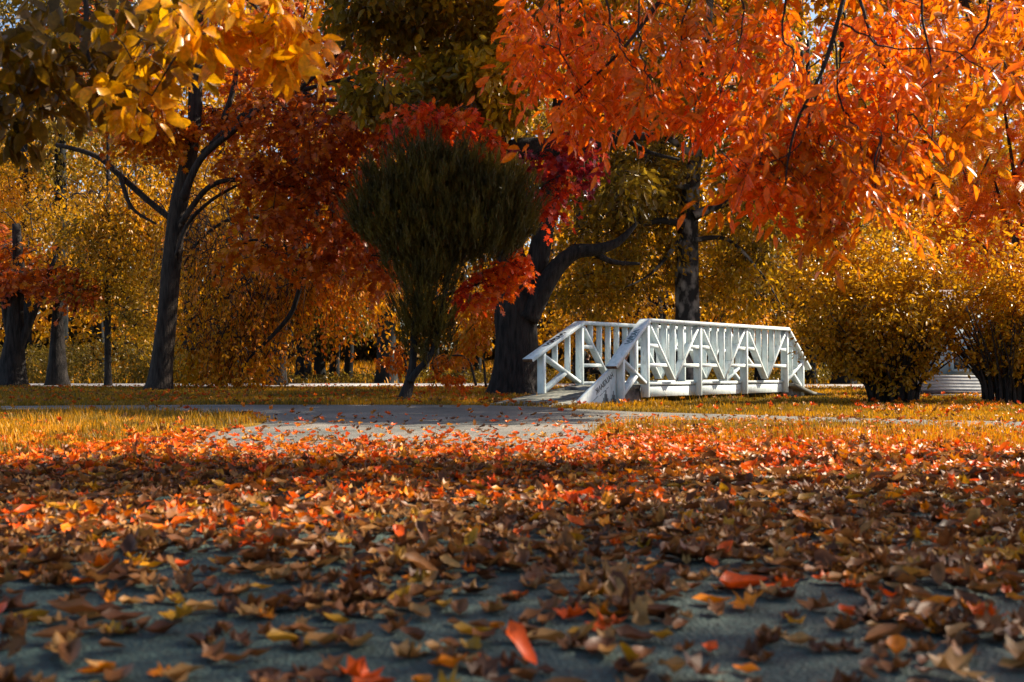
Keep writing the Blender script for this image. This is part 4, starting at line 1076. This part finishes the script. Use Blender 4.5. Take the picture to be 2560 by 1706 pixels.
backtree(2108, 962, 40, 50, 'grey trunk with flared base seen between bridge and golden shrub', [(2100, 700, 160, 110, 41, 2.6, 2000, .2, .9), (2000, 500, 160, 140, 41, 2.6, 2200, .1, .8)], 'gold', 0.206, top=0)
backtree(2020, 962, 44, 34, 'dark trunk hidden behind the far end of the footbridge', [(1980, 760, 140, 90, 44, 2.6, 1600, .2, .9)], 'olive', .24, top=100)
backtree(1450, 962, 43, 30, 'grey trunk seen between the big dark trunk and the bridge rail', [(1450, 820, 140, 70, 40, 2, 1400, .3, .9), (1520, 700, 180, 120, 42, 3, 2400, .1, .8)], 'gold', 0.181, top=100)
backtree(1900, 962, 42, 26, 'slim dark trunk behind the right half of the footbridge', [(1900, 640, 170, 120, 42, 3, 2600, .1, .9), (1820, 790, 120, 50, 38, 1.6, 900, .5, 1), (1960, 830, 90, 50, 38, 1.6, 700, .4, 1)], 'gold', 0.172, top=100)
backtree(1640, 960, 50, 40, 'dark trunk far behind the middle of the footbridge', [(1640, 640, 260, 160, 48, 4, 3800, .1, .8)], 'gold', 0.25, top=-60,
         limbs=[([(7, 50, 9), (4, 48, 15), (-2, 46, 19), (-8, 44, 20)], [.25, .2, .14, .05]), ([(7, 50, 11), (9, 46, 17), (6, 43, 20)], [.22, .15, .05])],
         extra=lifted([[(-34, 30), (-8, 30), (-7, 44), (-34, 47)]], [[(-24, 33), (-20, 33), (-20, 36), (-24, 36)]], 21000, 16.5, 21, sig=.55))  # unseen high canopy added to shade the trees and road at left
backtree(2420, 958, 44, 34, 'grey trunk far behind the orange sumacs', [(2420, 500, 260, 260, 44, 4, 3200, .0, .6), (2200, 300, 260, 200, 46, 4, 2200, .0, .5)], 'olive', .26, top=-100)
backtree(60, 955, 52, 40, 'background tree with bright orange leaves behind the left edge', [(20, 480, 80, 130, 50, 3, 1700, .6, 1), (0, 640, 70, 60, 50, 3, 600, .6, 1)], 'gold', 0.224, top=200)
backtree(480, 955, 55, 44, 'background tree with russet leaves behind the leaning maple', [(330, 780, 130, 70, 50, 3, 1100, .7, 1), (400, 880, 120, 50, 50, 3, 700, .2, .7), (480, 500, 260, 150, 54, 5, 3200, .2, .8), (200, 880, 160, 50, 52, 3, 900, .2, .6)], 'gold', 0.258, top=0)
backtree(1150, 955, 58, 40, 'far yellow tree between conifer and the big dark trunk', [(1120, 760, 180, 110, 56, 4, 2200, .5, 1), (1040, 480, 260, 160, 57, 5, 3000, .1, .7)], 'gold', 0.258, top=0)
backtree(760, 950, 60, 40, 'far olive tree standing high behind the red maple leaves', [(900, 60, 260, 130, 52, 5, 2600, .0, .6), (740, 350, 330, 230, 58, 6, 5200, .1, .8), (800, 620, 240, 120, 58, 5, 2500, .3, .9)], 'gold', 0.275, top=-200)
backtree(150, 950, 60, 40, 'far olive tree standing high behind the left edge', [(120, 330, 280, 220, 58, 6, 4400, .0, .6), (160, 60, 330, 150, 54, 5, 5200, .0, .55), (120, -60, 360, 80, 56, 5, 2600, .0, .5), (480, 60, 260, 140, 54, 5, 2600, .0, .6)], 'olive', .32, top=-200)
backtree(1450, 950, 62, 40, 'far olive tree standing high behind the oak limbs', [(1420, 330, 300, 230, 60, 6, 4600, .1, .8)], 'olive', .33, top=-200)
backtree(2000, 950, 62, 40, 'far grey green tree standing high behind the orange canopy', [(2050, 250, 330, 230, 60, 6, 4200, .0, .6), (2000, 600, 240, 160, 60, 6, 2400, .2, .8)], 'olive', .33, top=-200)

# bare bush across the road
D = 43
root = thing('bare_bush', 'bare grey stemmed bush with a few yellow leaves beside the bench', 'bush', (W(690, 960, D)[0], D, float(zt(0, D))))
B = Bulk()
for k in range(26):
    a = rng.normal() * .32; x0 = root.location.x + rng.normal() * .16; h = 1.6 + 1.6 * rng.random()
    tube(B, [(x0, D + rng.normal() * .1, -.05), (x0 + a * h * .5, D, h * .5), (x0 + a * h * 1.1, D + rng.normal() * .2, h)], [.022, .018, .008], 4, 2)
B.build('stems', M['bark_far'], root)
S, pos, tt, out = scatter([(700, 880, 70, 45, D, .8, 260, .3, .9)], 6, .6); B = Bulk(); leaves(B, DIAM, pos, out, tt, .13); B.build('crown', M['gold'], root)

# undergrowth and far wood
def cloud(name, label, boxes, mat, size, kindlabel):
    B = Bulk()
    for (x0, x1, y0, y1, z0, z1, n, a, b) in boxes:
        p = np.stack([rng.uniform(x0, x1, n), rng.uniform(y0, y1, n), np.zeros(n)], 1)
        t = rng.random(n); hh = vnoise(p[:, 0], p[:, 1], .35, 2) * .6 + vnoise(p[:, 0], p[:, 1], 1.1, 7) * .4
        p[:, 2] = zt(p[:, 0], p[:, 1]) + z0 + (z1 - z0) * t * (.45 + .9 * hh)
        # gaps and clumps
        g = vnoise(p[:, 0] * 1.0, p[:, 2] * 1.0, .5, 11) * .5 + vnoise(p[:, 0], p[:, 2], 1.4, 12) * .5
        k = g > .36 * rng.random(n) + .2
        p = p[k]; tint = a + (b - a) * (vnoise(p[:, 0], p[:, 2] * 1.4, .7, 14) * .7 + rng.random(len(p)) * .3)
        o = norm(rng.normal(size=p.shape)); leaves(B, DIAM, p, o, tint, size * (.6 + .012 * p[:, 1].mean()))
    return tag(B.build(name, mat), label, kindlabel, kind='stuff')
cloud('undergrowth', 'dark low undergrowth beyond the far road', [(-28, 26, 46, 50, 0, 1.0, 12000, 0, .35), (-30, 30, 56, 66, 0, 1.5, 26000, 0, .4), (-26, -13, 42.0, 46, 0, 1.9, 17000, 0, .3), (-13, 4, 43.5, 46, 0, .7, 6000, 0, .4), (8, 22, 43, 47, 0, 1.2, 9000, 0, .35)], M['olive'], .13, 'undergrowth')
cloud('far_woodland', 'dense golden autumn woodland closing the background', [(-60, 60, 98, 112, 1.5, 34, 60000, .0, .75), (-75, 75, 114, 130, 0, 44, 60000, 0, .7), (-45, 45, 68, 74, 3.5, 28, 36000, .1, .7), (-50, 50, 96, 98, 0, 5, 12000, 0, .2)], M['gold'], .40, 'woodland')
cloud('far_thicket', 'thicket of leaves behind the bank, its shade put into a dark colour', [(-70, 70, 93, 96, 0, 9, 36000, 0, .2)], M['conifer'], .5, 'thicket')  # dark leaf colour stands in for shade here
# trunks seen far beyond, before the bank
for i in range(16):
    px = 40 + i * 165 + random.uniform(-50, 50); D = random.uniform(66, 92)
    x = (px - 1280) * D / F; z0 = float(zt(0, D)); r = random.uniform(.18, .4)
    root = thing('woodland_tree', 'bare dark trunk standing in the distant woodland behind the road', 'tree', (x, D, z0), group='bare trunks in the far woodland')
    B = Bulk(); tube(B, [(x, D, z0 - .1), (x + .1, D, z0 + 3), (x + random.uniform(-.8, .8), D, z0 + 9), (x + random.uniform(-1.5, 1.5), D, z0 + 17)], [r * 1.3, r, r * .8, r * .4], 9, 4, .08)
    B.build('trunk', M['bark_far'], root, True)
    B = Bulk()
    for k in range(7):
        h = 6 + 10 * random.random(); a = random.choice([-1, 1]) * random.uniform(1.5, 3.5)
        tube(B, [(x, D, z0 + h - .6), (x + a * .5, D + random.uniform(-1, 1), z0 + h + .8), (x + a, D + random.uniform(-1, 1), z0 + h + 1.6)], [r * .3, r * .2, r * .08], 5, 2)
    B.build('branches', M['bark_far'], root, True)

# ================================================================== OVERHANGING TREES (trunks beyond the frame)
# right: orange tree, branches hanging into the frame
Dn = 6.0
fg_hole = [[(-1.6, 3.75), (1.0, 3.9), (1.2, 5.4), (-1.4, 5.4)], [(-2.4, 3.0), (-.3, 3.1), (-.3, 3.95), (-2.3, 3.95)], [(.8, 3.0), (1.15, 3.0), (1.2, 3.25), (.8, 3.2)]]
fg_poly = [[(-1.7, -.6), (2.0, -.6), (3.4, 4.4), (2.4, 4.3), (.9, 4.5), (.2, 4.9), (-1.0, 5.7), (-2.6, 5.7), (-4.0, 5.2)], [(3.2, 5.0), (7, 5.0), (7, 9.0), (5.4, 8.6), (4.2, 7.0)], [(-5.6, 2.8), (-4.15, 3.1), (-4.15, 5.6), (-5.6, 5.6)]]
ex = lifted(fg_poly, fg_hole, 42000, 4.6, 7.4)  # unseen crown leaves placed to shade the foreground, gaps left for sun streaks
hang = [(1400, 60, 150, 90, 6.6, .6, 364, .3, .95), (1330, 150, 70, 80, 6.2, .4, 187, .5, .95), (1290, 40, 50, 50, 6.3, .3, 66, .5, .95), (1490, 190, 150, 90, 6.6, .7, 419, .2, .9), (1640, 110, 180, 120, 6.8, .8, 530, .1, .9), (1610, 270, 120, 45, 6.3, .4, 209, .3, .9), (1430, 280, 70, 36, 6.3, .3, 99, .3, .8),
        (1840, 150, 180, 140, 6.6, .8, 618, .2, 1), (1800, 280, 90, 60, 6.4, .4, 221, .5, 1), (1960, 320, 140, 140, 6.2, .7, 618, .1, .8), (1860, 430, 62, 56, 6.0, .3, 165, .5, .95), (1920, 480, 50, 36, 6.0, .3, 88, .5, .9), (2060, 430, 130, 110, 6.0, .6, 519, .0, .5),
        (2070, 550, 70, 42, 6.0, .3, 165, .0, .4), (2160, 240, 130, 140, 6.3, .7, 475, .1, .9), (2205, 400, 85, 65, 6.2, .5, 287, .0, .6), (2340, 90, 150, 90, 6.6, .8, 287, .2, .8), (2500, 60, 100, 60, 6.6, .7, 165, .0, .6), (2540, 230, 40, 50, 5.6, .3, 39, .1, .5), (2200, 70, 180, 80, 7, .8, 419, .3, 1)]
def lim(pts, r0, r1): return (wl(pts, 5.55), list(np.linspace(r0, r1, len(pts))))
LIM = [([(2110, -100), (2180, 60), (2210, 200), (2230, 300), (2225, 400)], .012), ([(2300, -100), (2310, 100), (2340, 240), (2330, 330)], .009), ([(2480, -80), (2440, 90), (2360, 180), (2260, 260)], .009), ([(1980, -100), (1940, 80), (1960, 180), (1900, 240)], .008),
       ([(1600, -80), (1590, 80), (1620, 150), (1640, 220)], .007), ([(1500, -60), (1540, 100), (1570, 170), (1620, 190)], .007), ([(1400, -60), (1410, 90), (1440, 190), (1470, 230)], .006), ([(2060, 160), (2030, 280), (1980, 360), (1990, 420)], .007), ([(2200, 330), (2180, 430), (2170, 500), (2160, 560)], .006),
       ([(2090, 100), (2100, 260), (2130, 330), (2150, 400)], .007), ([(1760, -80), (1700, 60), (1710, 160), (1760, 240)], .007), ([(1840, -80), (1850, 60), (1830, 180), (1800, 250)], .007), ([(2080, 120), (1990, 190), (1930, 260), (1850, 300)], .006), ([(2040, 200), (2010, 330), (1900, 420), (1850, 440)], .005), ([(2230, 260), (2300, 340), (2330, 420)], .005), ([(2100, 60), (2200, 130), (2330, 160), (2430, 230)], .006)]
limbs2, e0, e1 = [], [], []
for pts, r0 in LIM:
    Dd = 5.75 + .5 * rng.random()
    q = [(x + rng.normal() * 7, y + rng.normal() * 7) for x, y in pts]
    P3, _ = smoothpath(wl(q, Dd), [1] * len(q), 5)
    P3 = P3 + rng.normal(size=P3.shape) * .008; P3[:, 1] += np.linspace(0, rng.normal() * .25, len(P3))
    limbs2.append((list(P3), list(np.linspace(r0, .0022, len(P3)))))
    for k in range(4, len(P3), 2):
        if rng.random() < .8:
            e0.append(P3[k]); v = rng.normal(size=3); v[2] = -abs(v[2]) * .5 - .3; v[1] -= .1; e1.append(v)
exs = (np.array(e0), np.array(e1), .25 + .6 * rng.random(len(e0)))
tree('orange_ash_tree', 'vivid orange leaved tree whose low branches hang across the top right', 'tree', (8.6, 7.4, 0),
     [([(8.6, 7.4, 0), (8.5, 7.4, 1.6), (8.2, 7.6, 3.2), (7.6, 8.2, 4.6), (7.0, 8.6, 6.6)], [.34, .28, .24, .18, .1]),
      ([(8.2, 7.6, 3.2), (6.4, 7.0, 4.4), (4.2, 6.6, 4.4), tuple(W(2180, -220, 6.4)), tuple(W(2110, 0, 5.7)), tuple(W(2075, 120, 5.7)), tuple(W(2050, 190, 5.65)), tuple(W(1995, 300, 5.7)), tuple(W(1970, 400, 5.7)), tuple(W(1962, 480, 5.7))], [.18, .13, .06, .022, .014, .012, .010, .008, .006, .003]),
      ([(4.2, 6.6, 4.4), tuple(W(1900, -260, 6.6)), tuple(W(1700, -60, 6.6)), tuple(W(1560, 120, 6.5)), tuple(W(1420, 250, 6.4))], [.08, .03, .018, .01, .004])
      ] + limbs2,
     hang, M['orange'], [t_ovate(.34, .06, .12), t_ovate(.38, .09, .2)], .102, M['bark_mid'], flare=True, twr=.0036, cap=460, extra=ex, droop=.75, maxd=.7, sides=12, spray=(.34, 10, .5, exs))

# left: yellow tree, branch tips hanging in at the top left
yel = [(620, 50, 120, 55, 4.6, .3, 60, .6, 1), (720, 110, 80, 60, 4.6, .25, 42, .6, 1), (500, 50, 90, 55, 4.4, .25, 24, .6, 1), (470, 60, 50, 50, 4.0, .15, 10, .8, 1), (560, 120, 50, 30, 4.5, .2, 10, .6, 1), (700, 180, 50, 30, 4.6, .2, 9, .7, .95), (390, 150, 100, 80, 4.8, .4, 50, .2, .9), (330, 260, 55, 60, 4.8, .3, 24, .5, 1),
       (170, 100, 170, 110, 5.2, .5, 105, .0, .35), (110, 220, 140, 90, 5.0, .5, 80, .0, .3), (270, 190, 110, 80, 5.0, .4, 52, .0, .5), (40, 310, 60, 60, 4.8, .3, 26, .0, .3), (60, 60, 90, 80, 4.6, .3, 26, .0, .3), (330, 40, 140, 50, 5.0, .4, 45, .1, .6)]  # low tints put the shade at the far left into the leaf colour
mid_poly = [[G(-1500, 1062), G(0, 1040), G(420, 1046), G(650, 1058), G(1440, 1059), G(1380, 1040), G(1380, 1024), G(1220, 1012), (-6, 15.9), (-14, 16)]]
ex2 = lifted([[(-12.5, -1), (-5.2, -1), (-5.2, 6.5), (-12.5, 6.5)]], [], 1500, 4, 6)
tree('yellow_linden_tree', 'large leaved yellow tree whose branch tips hang in at the top left', 'tree', (-5.2, 3.2, 0),
     [([(-5.2, 3.2, 0), (-5.1, 3.2, 1.6), (-4.8, 3.5, 3.2), (-4.0, 4.0, 5.0)], [.28, .24, .2, .1]),
      ([(-4.8, 3.5, 3.0), (-3.6, 4.2, 3.5), tuple(W(120, -260, 4.9)), tuple(W(210, -20, 4.9)), tuple(W(215, 120, 4.9)), tuple(W(260, 220, 4.9)), tuple(W(290, 300, 4.9))], [.12, .07, .03, .014, .01, .006, .003]),
      ([(-3.6, 4.2, 3.5), tuple(W(400, -260, 4.7)), tuple(W(560, -60, 4.6)), tuple(W(650, 30, 4.6)), tuple(W(700, 130, 4.6)), tuple(W(722, 195, 4.6))], [.07, .03, .014, .008, .005, .002]),
      (wl([(560, -60), (500, 60), (440, 140), (380, 240)], 4.6), [.012, .008, .005, .003])],
     [(a, b, c, d_, e, f_, int(n * 2.0), g, h) for a, b, c, d_, e, f_, n, g, h in yel], M['yellow'], [t_ovate(.50, .06, .14), t_ovate(.44, .1, .2)], .108, M['bark_mid'], twr=.0028, cap=150, per=5, spread=.5, extra=ex2, droop=1.0, maxd=.45, sides=12)

# two unseen trees added right of the frame, crowns shaped to shade lawn and path
ex3 = lifted(mid_poly, [], 15000, 8.2, 11.5, sig=.3)
tree('added_path_shade_tree', 'unseen tall golden tree added right of the view, crown shaped to shade the path', 'tree', (16.5, 20.5, 0),
     [([(16.5, 20.5, 0), (16.4, 20.5, 3), (15.2, 20.6, 6.5), (12.5, 20.8, 10), (8.5, 20.5, 11)], [.4, .34, .28, .2, .1]), ([(15.2, 20.6, 6.5), (9, 20, 9), (5, 19.5, 10)], [.2, .12, .05])],
     [(3100, 0, 200, 200, 21, 2, 600, .2, .9)], M['gold'], OV, .26, M['bark'], twr=.02, cap=140, extra=ex3, maxd=4, sides=12)
lawn_poly = [[(-16, 15.8), (-1.2, 15.8), (.4, 17.5), (.2, 20), (1.2, 24), (3, 31.5), (-16, 32.3)]]
lawn_hole = [[(-4.6, 19.0), (-2.9, 19.4), (-2.9, 20.6), (-4.5, 20.1)], [(-1.2, 16.6), (-.2, 17), (0.1, 17.5), (-1, 17.3)], [(.3, 19.5), (1, 19.5), (1, 21), (.4, 21)]]
ex4 = lifted(lawn_poly, lawn_hole, 15000, 12.5, 16, sig=.4)
tree('added_lawn_shade_tree', 'very tall golden tree added right of the view behind the sumacs to shade the lawn', 'tree', (20, 34, 0),
     [([(20, 34, 0), (20, 34, 5), (18.5, 34, 10), (15, 34, 14), (12, 33, 16)], [.5, .42, .34, .22, .1]), ([(18.5, 34, 10), (12, 32, 13), (6, 30, 14.5), (1, 28, 15)], [.22, .16, .1, .04])],
     [(3000, -100, 200, 200, 34, 2, 600, .2, .9)], M['gold'], OV, .38, M['bark'], twr=.03, cap=140, extra=ex4, maxd=6, sides=12)

# ================================================================== LIGHT, CAMERA
w = bpy.data.worlds.new('World'); SC.world = w; w.use_nodes = True
nt = w.node_tree; bg = nt.nodes['Background']
sky = nt.nodes.new('ShaderNodeTexSky'); sky.sky_type = 'NISHITA'; sky.sun_disc = False
sky.sun_elevation = SUN_EL; sky.sun_rotation = math.radians(90) - SUN_AZ
nt.links.new(sky.outputs[0], bg.inputs[0]); bg.inputs[1].default_value = .078
sl = bpy.data.lights.new('sun', 'SUN'); sl.energy = 5.0; sl.angle = math.radians(.5); sl.color = (1, .87, .69)
so = bpy.data.objects.new('sun', sl); COL.objects.link(so)
so.rotation_euler = Vector(SUN).to_track_quat('Z', 'Y').to_euler()
so.location = (20, 12, 30)
cam = bpy.data.cameras.new('camera'); co = bpy.data.objects.new('camera', cam); COL.objects.link(co)
co.location = (0, 0, CAMZ); co.rotation_euler = (math.radians(90), 0, 0)
cam.sensor_width = 36; cam.lens = 36 * F / 2560; cam.shift_y = (HOR - 853) / 2560
cam.clip_start = .05; cam.clip_end = 2000
cam.dof.use_dof = True; cam.dof.focus_distance = 15.5; cam.dof.aperture_fstop = cam.lens / 1000 / .0095
SC.camera = co
SC.view_settings.view_transform = 'Standard'; SC.view_settings.look = 'None'; SC.view_settings.gamma = 1
SC.view_settings.exposure = 1.38
SC.render.engine = 'CYCLES'
cy = SC.cycles
cy.use_denoising = True; cy.denoiser = 'OPENIMAGEDENOISE'
cy.max_bounces = 4; cy.diffuse_bounces = 2; cy.glossy_bounces = 1; cy.transmission_bounces = 3; cy.transparent_max_bounces = 4
cy.sample_clamp_indirect = 6
cy.caustics_reflective = False; cy.caustics_refractive = False
